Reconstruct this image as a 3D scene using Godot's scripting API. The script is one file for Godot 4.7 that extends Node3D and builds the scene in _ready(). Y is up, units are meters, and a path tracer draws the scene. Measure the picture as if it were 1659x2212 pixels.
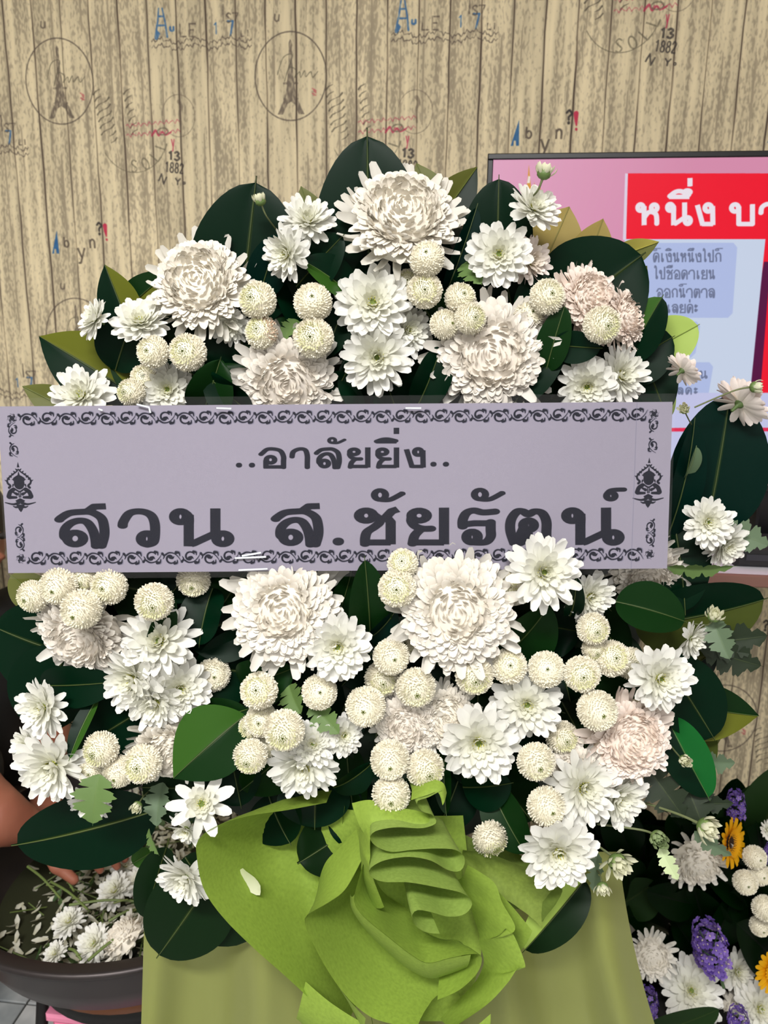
extends Node3D
# A funeral wreath of white chrysanthemums with a printed banner, in front of a papered wall and a television.

const FPX := 1661.0          # focal length in picture pixels
const IW := 1659.0
const IH := 2212.0
const WALL_Z := -1.62
const TV_Z := -1.40
const CREAM := Color(0.90, 0.86, 0.78)

var cam_xf: Transform3D
var wreath_c: Vector3        # a point of the plane in which the wreath leans on its easel
var wreath_n: Vector3
var wreath_r: Vector3
var wreath_u: Vector3
var mats := {}
var spine := []             # the middle line of the leaf made last
var rng := RandomNumberGenerator.new()


# ------------------------------------------------------------------ small mesh builder
class MB:
	var v := PackedVector3Array()
	var c := PackedColorArray()
	var t := PackedVector2Array()
	var ix := PackedInt32Array()

	func add(p: Vector3, col := Color.WHITE, uv := Vector2.ZERO) -> int:
		v.append(p)
		c.append(col)
		t.append(uv)
		return v.size() - 1

	func tri(a: int, b: int, d: int) -> void:
		ix.append(a)
		ix.append(b)
		ix.append(d)

	func quad(p0: Vector3, p1: Vector3, p2: Vector3, p3: Vector3, col := Color.WHITE, uv := [Vector2(0, 0), Vector2(1, 0), Vector2(1, 1), Vector2(0, 1)]) -> void:
		# corners clockwise as seen from the front
		var a := add(p0, col, uv[0])
		var b := add(p1, col, uv[1])
		var d := add(p2, col, uv[2])
		var e := add(p3, col, uv[3])
		tri(a, b, d)
		tri(a, d, e)

	func box(lo: Vector3, hi: Vector3, col := Color.WHITE) -> void:
		quad(Vector3(lo.x, hi.y, hi.z), Vector3(hi.x, hi.y, hi.z), Vector3(hi.x, lo.y, hi.z), Vector3(lo.x, lo.y, hi.z), col)
		quad(Vector3(hi.x, hi.y, lo.z), Vector3(lo.x, hi.y, lo.z), Vector3(lo.x, lo.y, lo.z), Vector3(hi.x, lo.y, lo.z), col)
		quad(Vector3(lo.x, hi.y, lo.z), Vector3(hi.x, hi.y, lo.z), Vector3(hi.x, hi.y, hi.z), Vector3(lo.x, hi.y, hi.z), col)
		quad(Vector3(lo.x, lo.y, hi.z), Vector3(hi.x, lo.y, hi.z), Vector3(hi.x, lo.y, lo.z), Vector3(lo.x, lo.y, lo.z), col)
		quad(Vector3(hi.x, hi.y, hi.z), Vector3(hi.x, hi.y, lo.z), Vector3(hi.x, lo.y, lo.z), Vector3(hi.x, lo.y, hi.z), col)
		quad(Vector3(lo.x, hi.y, lo.z), Vector3(lo.x, hi.y, hi.z), Vector3(lo.x, lo.y, hi.z), Vector3(lo.x, lo.y, lo.z), col)

	# box with chamfered edges all round its front (+z) face
	func slab(lo: Vector3, hi: Vector3, b: float, col := Color.WHITE) -> void:
		var f0 := Vector3(lo.x + b, hi.y - b, hi.z)
		var f1 := Vector3(hi.x - b, hi.y - b, hi.z)
		var f2 := Vector3(hi.x - b, lo.y + b, hi.z)
		var f3 := Vector3(lo.x + b, lo.y + b, hi.z)
		var z := hi.z - b
		var e0 := Vector3(lo.x, hi.y, z)
		var e1 := Vector3(hi.x, hi.y, z)
		var e2 := Vector3(hi.x, lo.y, z)
		var e3 := Vector3(lo.x, lo.y, z)
		quad(f0, f1, f2, f3, col)
		quad(e0, e1, f1, f0, col)
		quad(f1, e1, e2, f2, col)
		quad(f3, f2, e2, e3, col)
		quad(e0, f0, f3, e3, col)
		box(lo, Vector3(hi.x, hi.y, z), col)

	func grid(rows: Array, cols: Array, uvs: Array = []) -> void:
		# rows: arrays of points of equal length
		var n: int = rows[0].size()
		var base := v.size()
		for r in rows.size():
			for k in n:
				var uv: Vector2 = uvs[r][k] if uvs.size() else Vector2(float(k) / maxf(1.0, n - 1), float(r) / maxf(1.0, rows.size() - 1))
				add(rows[r][k], cols[r][k] if cols.size() else Color.WHITE, uv)
		for r in rows.size() - 1:
			for k in n - 1:
				var a := base + r * n + k
				tri(a, a + 1, a + n + 1)
				tri(a, a + n + 1, a + n)

	func tube(pts: Array, radii: Array, sides := 8, col := Color.WHITE, caps := true) -> void:
		var rows := []
		var cols := []
		var last_x := Vector3.ZERO
		for i in pts.size():
			var d: Vector3 = (pts[mini(i + 1, pts.size() - 1)] - pts[maxi(i - 1, 0)]).normalized()
			var x := last_x
			if i == 0:
				x = d.cross(Vector3.UP if absf(d.y) < 0.9 else Vector3.RIGHT).normalized()
			x = (x - d * x.dot(d)).normalized()
			last_x = x
			var y := d.cross(x)
			var row := PackedVector3Array()
			var cr := PackedColorArray()
			for k in sides + 1:
				var a := TAU * k / sides
				row.append(pts[i] + (x * cos(a) + y * sin(a)) * radii[i])
				cr.append(col)
			rows.append(row)
			cols.append(cr)
		grid(rows, cols)
		if caps:
			for e in [0, pts.size() - 1]:
				var cc := add(pts[e], col)
				var first := v.size()
				for k in sides + 1:
					add(rows[e][k], col)
				for k in sides:
					if e == 0:
						tri(cc, first + k + 1, first + k)
					else:
						tri(cc, first + k, first + k + 1)

	# profile of (radius, height) pairs turned about y
	func lathe(profile: Array, sides := 32, col := Color.WHITE) -> void:
		var rows := []
		var cols := []
		for p in profile:
			var row := PackedVector3Array()
			var cr := PackedColorArray()
			for k in sides + 1:
				var a := -TAU * k / sides
				row.append(Vector3(cos(a) * p.x, p.y, sin(a) * p.x))
				cr.append(col)
			rows.append(row)
			cols.append(cr)
		grid(rows, cols)

	func move(xf: Transform3D, from := 0) -> void:
		for i in range(from, v.size()):
			v[i] = xf * v[i]

	func commit(weld := false) -> ArrayMesh:
		var n := PackedVector3Array()
		n.resize(v.size())
		n.fill(Vector3.ZERO)
		for i in range(0, ix.size(), 3):
			var a := ix[i]
			var b := ix[i + 1]
			var d := ix[i + 2]
			var q := (v[d] - v[a]).cross(v[b] - v[a])
			n[a] += q
			n[b] += q
			n[d] += q
		if weld:
			var sum := {}
			for i in v.size():
				var key := (v[i] * 20000.0).round()
				sum[key] = sum.get(key, Vector3.ZERO) + n[i]
			for i in v.size():
				n[i] = sum[(v[i] * 20000.0).round()]
		for i in n.size():
			n[i] = n[i].normalized() if n[i].length_squared() > 1e-30 else Vector3.UP
		var arr := []
		arr.resize(Mesh.ARRAY_MAX)
		arr[Mesh.ARRAY_VERTEX] = v
		arr[Mesh.ARRAY_NORMAL] = n
		arr[Mesh.ARRAY_COLOR] = c
		arr[Mesh.ARRAY_TEX_UV] = t
		arr[Mesh.ARRAY_INDEX] = ix
		var m := ArrayMesh.new()
		m.add_surface_from_arrays(Mesh.PRIMITIVE_TRIANGLES, arr)
		return m


# ------------------------------------------------------------------ ink: strokes into a coverage mask, then onto a picture
class Ink:
	var w: int
	var h: int
	var px: PackedByteArray      # RGB picture
	var m: PackedFloat32Array
	var lo := Vector2i(999999, 999999)
	var hi := Vector2i(-1, -1)

	func _init(width: int, height: int) -> void:
		w = width
		h = height
		px.resize(w * h * 3)
		m.resize(w * h)

	func fill(col: Color) -> void:
		for i in w * h:
			px[i * 3] = col.r8
			px[i * 3 + 1] = col.g8
			px[i * 3 + 2] = col.b8

	# a line from p to q; half-thickness from r0 to r1 upright, ax times as much sideways; flat ends on request
	func seg(p: Vector2, q: Vector2, r0: float, r1: float, ax := 1.0, flat0 := false, flat1 := false) -> void:
		var rm := maxf(r0, r1) + 1.0
		var x0 := maxi(0, int(floor(minf(p.x, q.x) - rm * ax)))
		var x1 := mini(w - 1, int(ceil(maxf(p.x, q.x) + rm * ax)))
		var y0 := maxi(0, int(floor(minf(p.y, q.y) - rm)))
		var y1 := mini(h - 1, int(ceil(maxf(p.y, q.y) + rm)))
		if x1 < x0 or y1 < y0:
			return
		lo = Vector2i(mini(lo.x, x0), mini(lo.y, y0))
		hi = Vector2i(maxi(hi.x, x1), maxi(hi.y, y1))
		var ia := 1.0 / ax
		var a := Vector2(p.x * ia, p.y)
		var d := Vector2(q.x * ia, q.y) - a
		var l2 := maxf(d.length_squared(), 1e-6)
		var l := sqrt(l2)
		for y in range(y0, y1 + 1):
			for x in range(x0, x1 + 1):
				var e := Vector2(x * ia - a.x, y - a.y)
				var s := e.dot(d) / l2
				var k := clampf(s, 0.0, 1.0)
				var al := clampf(lerpf(r0, r1, k) - (e - d * k).length() + 0.5, 0.0, 1.0)
				if al > 0.0:
					if flat0 and s < 0.0:
						al *= clampf(s * l + 0.5, 0.0, 1.0)
					if flat1 and s > 1.0:
						al *= clampf((1.0 - s) * l + 0.5, 0.0, 1.0)
					var i := y * w + x
					if al > m[i]:
						m[i] = al

	func path(pts: Array, r0: float, r1: float, ax := 1.0, flat := false) -> void:
		var n := pts.size() - 1
		for i in n:
			seg(pts[i], pts[i + 1], lerpf(r0, r1, float(i) / n), lerpf(r0, r1, float(i + 1) / n), ax, flat and i == 0, flat and i == n - 1)

	func ring(c: Vector2, rx: float, ry: float, r: float, ax := 1.0, a0 := 0.0, a1 := TAU, n := 20) -> void:
		var p := []
		for i in n + 1:
			var a := lerpf(a0, a1, float(i) / n)
			p.append(c + Vector2(cos(a) * rx, sin(a) * ry))
		path(p, r, r, ax)

	# filled polygon, even-odd, with four sub-rows
	func poly(pts: Array) -> void:
		var y0 := h
		var y1 := 0
		for p in pts:
			y0 = mini(y0, int(floor(p.y)))
			y1 = maxi(y1, int(ceil(p.y)))
			lo = Vector2i(mini(lo.x, maxi(0, int(p.x) - 1)), lo.y)
			hi = Vector2i(maxi(hi.x, mini(w - 1, int(p.x) + 2)), hi.y)
		y0 = maxi(0, y0)
		y1 = mini(h - 1, y1)
		lo.y = mini(lo.y, y0)
		hi.y = maxi(hi.y, y1)
		for y in range(y0, y1 + 1):
			for sub in 4:
				var fy := y + (sub + 0.5) / 4.0 - 0.5
				var xs := []
				for i in pts.size():
					var a: Vector2 = pts[i]
					var b: Vector2 = pts[(i + 1) % pts.size()]
					if (a.y <= fy) != (b.y <= fy):
						xs.append(a.x + (fy - a.y) / (b.y - a.y) * (b.x - a.x))
				xs.sort()
				for k in range(0, xs.size() - 1, 2):
					for x in range(maxi(0, int(floor(xs[k]))), mini(w - 1, int(ceil(xs[k + 1]))) + 1):
						var cov := clampf(minf(xs[k + 1], x + 0.5) - maxf(xs[k], x - 0.5), 0.0, 1.0) * 0.25
						m[y * w + x] = minf(1.0, m[y * w + x] + cov)

	# lay the mask down in one colour; patchy < 1 lets old print flake
	func flush(col: Color, opacity := 1.0, flake: PackedByteArray = PackedByteArray(), worn := 0.0) -> void:
		for y in range(maxi(lo.y, 0), hi.y + 1):
			for x in range(maxi(lo.x, 0), hi.x + 1):
				var i := y * w + x
				var k := m[i]
				if k > 0.0:
					m[i] = 0.0
					k *= opacity
					if worn > 0.0:
						k *= clampf(1.0 - worn * (1.6 - flake[i] / 90.0), 0.0, 1.0)
					px[i * 3] = int(lerpf(px[i * 3], col.r8, k))
					px[i * 3 + 1] = int(lerpf(px[i * 3 + 1], col.g8, k))
					px[i * 3 + 2] = int(lerpf(px[i * 3 + 2], col.b8, k))
		lo = Vector2i(999999, 999999)
		hi = Vector2i(-1, -1)

	func texture() -> ImageTexture:
		return ImageTexture.create_from_image(Image.create_from_data(w, h, false, Image.FORMAT_RGB8, px))


# ------------------------------------------------------------------ where things are
func ray(px: float, py: float) -> Vector3:
	return cam_xf.basis * Vector3((px - IW / 2) / FPX, -(py - IH / 2) / FPX, -1.0)


# the point of the leaning wreath plane (raised by off towards the room) seen at a picture point
func wp(px: float, py: float, off := 0.0) -> Vector3:
	var d := ray(px, py)
	var t := (wreath_c + wreath_n * off - cam_xf.origin).dot(wreath_n) / d.dot(wreath_n)
	return cam_xf.origin + d * t


func on_z(px: float, py: float, z: float) -> Vector3:
	var d := ray(px, py)
	return cam_xf.origin + d * ((z - cam_xf.origin.z) / d.z)


func on_y(px: float, py: float, y: float) -> Vector3:
	var d := ray(px, py)
	return cam_xf.origin + d * ((y - cam_xf.origin.y) / d.y)


# the point on the line of sight through a picture point that lies nearest to p
func eye_line(px: float, py: float, p: Vector3) -> Vector3:
	var d := ray(px, py).normalized()
	return cam_xf.origin + d * (p - cam_xf.origin).dot(d)


func metres(p: Vector3, pixels: float) -> float:
	return pixels * absf((cam_xf.affine_inverse() * p).z) / FPX


# ------------------------------------------------------------------ nodes
func obj(called: String, mesh: Mesh, m: Material, parent: Node = null) -> MeshInstance3D:
	var o := MeshInstance3D.new()
	o.name = called
	o.mesh = mesh
	o.material_override = m
	(parent if parent else self).add_child(o, true)
	return o


func numbered(called: String) -> String:
	if not has_node(NodePath(called)):
		return called
	var i := 1
	while has_node(NodePath("%s_%03d" % [called, i])):
		i += 1
	return "%s_%03d" % [called, i]


func tag(o: Node, label: String, category: String, group := "") -> Node:
	o.set_meta("label", label)
	o.set_meta("category", category)
	if group:
		o.set_meta("group", group)
	return o


func thing(called: String, label: String, category: String, at := Vector3.ZERO, group := "") -> Node3D:
	var o := Node3D.new()
	o.name = numbered(called)
	o.position = at
	add_child(o)
	tag(o, label, category, group)
	return o


func struct(called: String, mesh: Mesh, m: Material) -> MeshInstance3D:
	var o := obj(called, mesh, m)
	o.set_meta("kind", "structure")
	return o


func mat(key: String, col := Color.WHITE, rough := 0.6, extra := {}) -> StandardMaterial3D:
	if mats.has(key):
		return mats[key]
	var m := StandardMaterial3D.new()
	m.resource_name = key
	m.albedo_color = col
	m.roughness = rough
	m.vertex_color_use_as_albedo = true
	for k in extra:
		m.set(k, extra[k])
	mats[key] = m
	return m


func lin(r: int, g: int, b: int) -> Color:
	return Color8(r, g, b).srgb_to_linear()


# smooth curve through points (any of Vector2/Vector3)
func curve(pts: Array, per := 6) -> Array:
	var out := []
	for i in pts.size() - 1:
		var p0 = pts[maxi(i - 1, 0)]
		var p1 = pts[i]
		var p2 = pts[i + 1]
		var p3 = pts[mini(i + 2, pts.size() - 1)]
		for k in per:
			var t := float(k) / per
			out.append(p1.cubic_interpolate(p2, p0, p3, t))
	out.append(pts[-1])
	return out


func resample(pts: Array, n: int) -> Array:
	var c := curve(pts, 8)
	var ls := [0.0]
	for i in range(1, c.size()):
		ls.append(ls[-1] + c[i].distance_to(c[i - 1]))
	var out := []
	var j := 0
	for i in n:
		var want: float = ls[-1] * i / (n - 1)
		while j < c.size() - 2 and ls[j + 1] < want:
			j += 1
		out.append(c[j].lerp(c[j + 1], clampf((want - ls[j]) / maxf(ls[j + 1] - ls[j], 1e-9), 0.0, 1.0)))
	return out


# ------------------------------------------------------------------ flowers (made facing +y, about one unit in radius)
# one petal from the origin outwards along +x: rises at e0, turns by curl on its way, edges raised by cup
func petal(mb: MB, xf: Transform3D, l: float, hw: float, e0: float, curl: float, cup: float, blunt: float, c0: Color, c1: Color, segs := 5, twist := 0.0) -> void:
	var rows := []
	var cols := []
	var p := Vector3.ZERO
	for i in segs + 1:
		var s := float(i) / segs
		var a := e0 + curl * s * s
		if i > 0:
			var am := e0 + curl * pow(s - 0.5 / segs, 2.0)
			p += Vector3(cos(am), sin(am), 0) * (l / segs)
		var n := Vector3(-sin(a), cos(a), 0)
		var wide := lerpf(0.38, 1.0, smoothstep(0.0, 0.62, s)) * (1.0 if s < 0.72 else sqrt(maxf(0.0, 1.0 - pow((s - 0.72) / 0.28, 2.0) * (1.0 - blunt))))
		var z := Vector3(0, 0, 1) * cos(twist * s) + n * sin(twist * s)
		var h := hw * wide
		var mid := p - n * cup * h
		if i == segs:
			mid += Vector3(cos(a), sin(a), 0) * hw * 0.35
		rows.append(PackedVector3Array([xf * (p + z * h), xf * mid, xf * (p - z * h)]))
		var col := c0.lerp(c1, smoothstep(0.0, 0.8, s))
		cols.append(PackedColorArray([col, col, col]))
	mb.grid(rows, cols)


# a petal along a bent line given by base, knee and tip as (outwards, upwards)
func arched(mb: MB, xf: Transform3D, a: Vector2, k: Vector2, b: Vector2, hw: float, cup: float, blunt: float, c0: Color, c1: Color, twist: float) -> void:
	var rows := []
	var cols := []
	for i in 7:
		var s := [0.0, 0.3, 0.55, 0.74, 0.87, 0.96, 1.0][i] as float
		var p := a * (1 - s) * (1 - s) + k * 2.0 * s * (1 - s) + b * s * s
		var d := ((k - a) * (1 - s) + (b - k) * s).normalized()
		var n := Vector3(-d.y, d.x, 0)
		var wide := lerpf(0.4, 1.0, smoothstep(0.0, 0.66, s)) * (1.0 if s < 0.74 else sqrt(maxf(0.0, 1.0 - pow((s - 0.74) / 0.26, 2.0) * (1.0 - blunt * blunt))))
		var z := Vector3(0, 0, 1) * cos(twist * s) + n * sin(twist * s)
		var h := hw * wide
		var q := Vector3(p.x, p.y, 0)
		var mid := q - n * cup * h
		if i == 6:
			mid += Vector3(d.x, d.y, 0) * hw * 0.3
		rows.append(PackedVector3Array([xf * (q + z * h), xf * mid, xf * (q - z * h)]))
		var col := c0.lerp(c1, smoothstep(0.0, 0.8, s))
		cols.append(PackedColorArray([col, col, col]))
	mb.grid(rows, cols)


func turn_y(a: float, at := Vector3.ZERO) -> Transform3D:
	return Transform3D(Basis(Vector3.UP, a), at)


func leaf_node(parent: Node, called: String, mesh: Mesh, m: Material, xf := Transform3D()) -> MeshInstance3D:
	var o := obj(called, mesh, m, parent)
	o.transform = xf
	return o


# green bracts and a piece of stem behind a flower head
func calyx_mesh(r: float, deep: float) -> ArrayMesh:
	var mb := MB.new()
	mb.lathe([Vector2(r, -0.02), Vector2(r * 0.95, -deep * 0.4), Vector2(r * 0.6, -deep * 0.8), Vector2(0.07, -deep), Vector2(0.05, -deep - 0.25), Vector2(0.0, -deep - 0.25)], 12, lin(74, 96, 48))
	return mb.commit()


# the big dome of incurved spoon petals
func make_mum(seedling: int, petals: int, tall: float, ivory: Color, spread := 0.1) -> Node3D:
	rng.seed = seedling
	var root := Node3D.new()
	root.name = "spider_chrysanthemum"
	var tip := ivory.lerp(Color(0.93, 0.91, 0.87), 0.5)
	var outer := []
	for k in 3:
		var mb := MB.new()
		petal(mb, Transform3D(), 0.97, 0.074 + 0.008 * k, -0.12 + 0.1 * k, 0.8 - 0.22 * k, 0.45, 0.4, ivory.darkened(0.03), tip, 7, 0.25 * (k - 1))
		outer.append(mb.commit())
	var inner := MB.new()
	var heart := []
	for k in 9:
		var a := PI / 2.0 * k / 8.0
		heart.append(Vector2(sin(a) * 0.72, cos(a) * (tall - 0.1)))
	inner.lathe(heart, 20, ivory)
	for i in petals:
		var t := (i + 0.5) / petals
		var az := i * 2.399963 + rng.randf_range(-0.3, 0.3) * (0.4 + t)
		var at := Vector3(cos(az), 0, -sin(az)) * 0.1 * (1.0 - t) + Vector3(0, -0.04 * (1.0 - t), 0)
		if i < 40:
			var o := leaf_node(root, "petal", outer[i % 3], mat("petal"), Transform3D(Basis(Vector3.UP, az) * Basis(Vector3(0, 0, 1), rng.randf_range(-0.3, 0.05) + 0.3 * float(i) / 40.0) * Basis(Vector3.RIGHT, rng.randf_range(-0.5, 0.5)) * Basis.from_scale(Vector3.ONE * rng.randf_range(0.96, 1.13)), at))
		else:
			var tip_r := 0.96 * sqrt(1.0 - t) * rng.randf_range(0.88, 1.06)
			var tip_h := tall * sqrt(maxf(0.0, 1.0 - tip_r * tip_r * 0.96)) * rng.randf_range(0.9, 1.06) - 0.03
			var inward := smoothstep(1.0 - spread, 0.7 - spread, tip_r) * rng.randf_range(0.75, 1.0)
			var knee := Vector2(tip_r * lerpf(0.62, 1.08, inward) + 0.06 * (1.0 - t), tip_h * lerpf(0.95, rng.randf_range(0.45, 0.95), inward) + 0.06 * (1.0 - inward))
			arched(inner, turn_y(az), Vector2(0.05 * tip_r, -0.04), knee, Vector2(tip_r, tip_h), lerpf(0.06, 0.088, smoothstep(0.2, 1.0, tip_r)) * rng.randf_range(0.85, 1.15), 0.3, 0.5, ivory.darkened(0.02), tip.lerp(ivory, t * 0.5), rng.randf_range(-0.5, 0.5))
	var o2 := leaf_node(root, "inner_petals", inner.commit(), mat("petal_dense"))
	o2.set_meta("kind", "stuff")
	leaf_node(root, "calyx", calyx_mesh(0.3, 0.25), mat("stem"))
	return root


# the flat one: rings of broad petals about a small green and yellow eye
func make_daisy(seedling: int, fill: float, wide: float, flat: float, rays := 18) -> Node3D:
	rng.seed = seedling
	var root := Node3D.new()
	root.name = "daisy_chrysanthemum"
	var white := Color(0.93, 0.925, 0.90)
	var base := Color(0.86, 0.86, 0.66)
	var shapes := []
	for k in 3:
		var mb := MB.new()
		petal(mb, Transform3D(), 0.93, wide * (0.9 + 0.1 * k), 0.02, [-0.25, 0.3, 0.08][k], 0.28, 0.35, base.lerp(white, 0.6), white, 6, [0.3, -0.25, 0.1][k])
		shapes.append(mb.commit())
	for i in rays:
		leaf_node(root, "petal", shapes[rng.randi() % 3], mat("petal"), Transform3D(Basis(Vector3.UP, TAU * i / rays + rng.randf_range(-0.12, 0.12)) * Basis(Vector3(0, 0, 1), rng.randf_range(-0.12, 0.2) + 0.12 * (1.0 - flat)) * Basis(Vector3.RIGHT, rng.randf_range(-0.35, 0.35)) * Basis.from_scale(Vector3.ONE * rng.randf_range(0.88, 1.06)), Vector3(0, 0.0, 0)))
	var inner := MB.new()
	var rings := [[17, 0.82, 0.26, 0.95], [16, 0.66, 0.5, 0.8], [14, 0.5, 0.78, 0.66], [12, 0.36, 1.02, 0.5], [9, 0.24, 1.2, 0.4]]
	for k in rings.size():
		var q: Array = rings[k]
		if rays < 12 and k < 2 or k > 0 and rng.randf() > fill and k < 4:
			continue
		for i in int(q[0]):
			var az: float = TAU * (i + 0.5 * (k % 2)) / q[0] + rng.randf_range(-0.14, 0.14)
			petal(inner, turn_y(az, Vector3(cos(az) * 0.05, 0.02 * k, -sin(az) * 0.05)), q[1] * rng.randf_range(0.88, 1.08), wide * q[3], q[2] * flat + rng.randf_range(-0.1, 0.1), rng.randf_range(-0.1, 0.55), 0.35, 0.35, base.lerp(white, 0.5), white.lerp(base, 0.14 * k), 5, rng.randf_range(-0.5, 0.5))
	leaf_node(root, "inner_petals", inner.commit(), mat("petal")).set_meta("kind", "stuff")
	var eye := MB.new()
	eye.lathe([Vector2(0.0, 0.1), Vector2(0.05, 0.1), Vector2(0.1, 0.13), Vector2(0.14, 0.09), Vector2(0.15, 0.0)], 14, lin(96, 112, 40))
	for i in 26:
		var r := 0.05 + 0.1 * sqrt(i / 26.0)
		var az := i * 2.4
		eye.tube([Vector3(cos(az) * r, 0.08, sin(az) * r), Vector3(cos(az) * r * 1.15, 0.2, sin(az) * r * 1.15)], [0.018, 0.014], 4, lin(188, 184, 84))
	leaf_node(root, "flower_eye", eye.commit(), mat("eye"))
	leaf_node(root, "calyx", calyx_mesh(0.16, 0.16), mat("stem"))
	return root


# the tight ball of short petals with a dimple
func make_button(seedling: int, green: float, squash: float, browned := false) -> Node3D:
	rng.seed = seedling
	var root := Node3D.new()
	root.name = "button_chrysanthemum"
	var cream := lin(247, 243, 226)
	var core := MB.new()
	var prof := []
	for i in 13:
		var a := lerpf(-1.35, 1.5, i / 12.0)
		prof.append(Vector2(cos(a) * 0.86, sin(a) * 0.86 * squash))
	prof.reverse()
	core.lathe(prof, 18, cream)
	var n := 560
	for i in n:
		var y := lerpf(0.97, -0.72, (i + 0.5) / n)
		var az := i * 2.399963
		var r := sqrt(1.0 - y * y)
		var d := Vector3(cos(az) * r, y, sin(az) * r)
		var outw := (d + Vector3(d.x, 0, d.z).normalized() * 0.35 * maxf(0.0, y)).normalized()
		var side := outw.cross(Vector3.UP if absf(outw.y) < 0.95 else Vector3.RIGHT).normalized()
		var up := side.cross(outw).normalized()
		var c := cream
		if y > 0.88:
			c = lin(164, 172, 84).lerp(cream, 1.0 - green)
		elif y > 0.72:
			c = lin(206, 210, 140).lerp(cream, 1.0 - green * 0.8)
		if browned and fposmod(az, TAU) < 2.4 and y < 0.8 and rng.randf() < 0.6:
			c = lin(176, 132, 92).lerp(cream, rng.randf() * 0.5)
		var xf := Transform3D(Basis(outw, up, side), d * Vector3(0.8, 0.8 * squash, 0.8))
		petal(core, xf, (0.2 if y < 0.88 else 0.12) * rng.randf_range(0.75, 1.2), 0.052, rng.randf_range(-0.3, 0.3), rng.randf_range(-0.2, 0.9), 0.4, 0.5, c, c.lightened(0.15), 3, rng.randf_range(-0.6, 0.6))
	leaf_node(root, "petal_ball", core.commit(), mat("petal_dense"))
	var eye := MB.new()
	var many := 8 + int(green * 14.0)
	for i in many:
		var r := (0.08 + 0.12 * green) * sqrt((i + 0.3) / many)
		eye.tube([Vector3(cos(i * 2.4) * r, 0.72 * squash, sin(i * 2.4) * r), Vector3(cos(i * 2.4) * r * 1.2, 0.9 * squash, sin(i * 2.4) * r * 1.2)], [0.04, 0.02], 5, lin(112, 124, 50))
	leaf_node(root, "green_eye", eye.commit(), mat("eye"))
	leaf_node(root, "calyx", calyx_mesh(0.42, 0.72), mat("stem"))
	return root


# a bud: closed petals in a green cup, pointing +y; open = how far the petals spread
func make_bud(seedling: int, open: float, green: float) -> Node3D:
	rng.seed = seedling
	var root := Node3D.new()
	root.name = "flower_bud"
	var mb := MB.new()
	var white := lin(238, 238, 214).lerp(lin(140, 165, 110), green)
	for i in 22:
		var t := i / 22.0
		var az := i * 2.399963
		var l := lerpf(1.55, 1.2, t)
		petal(mb, turn_y(az, Vector3(cos(az), 0, -sin(az)) * 0.45 * (1.0 - t)), l, 0.3, lerpf(0.9 - open * 0.6, 1.45, t), lerpf(1.1 - open * 0.9, 0.3, t), 0.5, 0.1, white.darkened(0.1), white, 6)
	leaf_node(root, "closed_petals", mb.commit(), mat("petal_cream"))
	var cup := MB.new()
	cup.lathe([Vector2(0.72, 0.5), Vector2(0.8, 0.3), Vector2(0.76, 0.05), Vector2(0.5, -0.2), Vector2(0.14, -0.32), Vector2(0.0, -0.32)], 16, lin(92, 116, 60))
	for i in 10:
		petal(cup, turn_y(TAU * i / 10, Vector3(cos(TAU * i / 10), 0.0, -sin(TAU * i / 10)) * 0.68), 0.75, 0.2, 1.45, 0.25, 0.4, 0.0, lin(84, 108, 54), lin(122, 142, 84), 4)
	leaf_node(root, "calyx", cup.commit(), mat("stem"))
	return root


func make_gerbera() -> Node3D:
	rng.seed = 77
	var root := Node3D.new()
	root.name = "gerbera"
	var y0 := lin(226, 140, 8)
	var y1 := lin(250, 186, 12)
	var mb := MB.new()
	petal(mb, Transform3D(), 0.98, 0.115, 0.3, -0.3, 0.25, 0.4, y0, y1, 6)
	var pm := mb.commit()
	for i in 24:
		leaf_node(root, "petal", pm, mat("petal_cream"), Transform3D(Basis(Vector3.UP, TAU * i / 24) * Basis(Vector3(0, 0, 1), 0.06 * (i % 2))))
	var inn := MB.new()
	for i in 26:
		petal(inn, turn_y(TAU * i / 26 + 0.1, Vector3(0, 0.03, 0)), 0.6, 0.08, 0.55, -0.3, 0.2, 0.3, y0, y1, 4)
	leaf_node(root, "inner_petals", inn.commit(), mat("petal_cream")).set_meta("kind", "stuff")
	var eye := MB.new()
	eye.lathe([Vector2(0.0, 0.12), Vector2(0.2, 0.15), Vector2(0.33, 0.1), Vector2(0.36, 0.0)], 18, lin(38, 26, 16))
	for i in 60:
		var r := 0.34 * sqrt(i / 60.0)
		eye.tube([Vector3(cos(i * 2.4) * r, 0.1, sin(i * 2.4) * r), Vector3(cos(i * 2.4) * r * 1.1, 0.22, sin(i * 2.4) * r * 1.1)], [0.02, 0.012], 4, lin(60, 40, 20))
	leaf_node(root, "dark_eye", eye.commit(), mat("eye"))
	leaf_node(root, "calyx", calyx_mesh(0.3, 0.2), mat("stem"))
	return root


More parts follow.
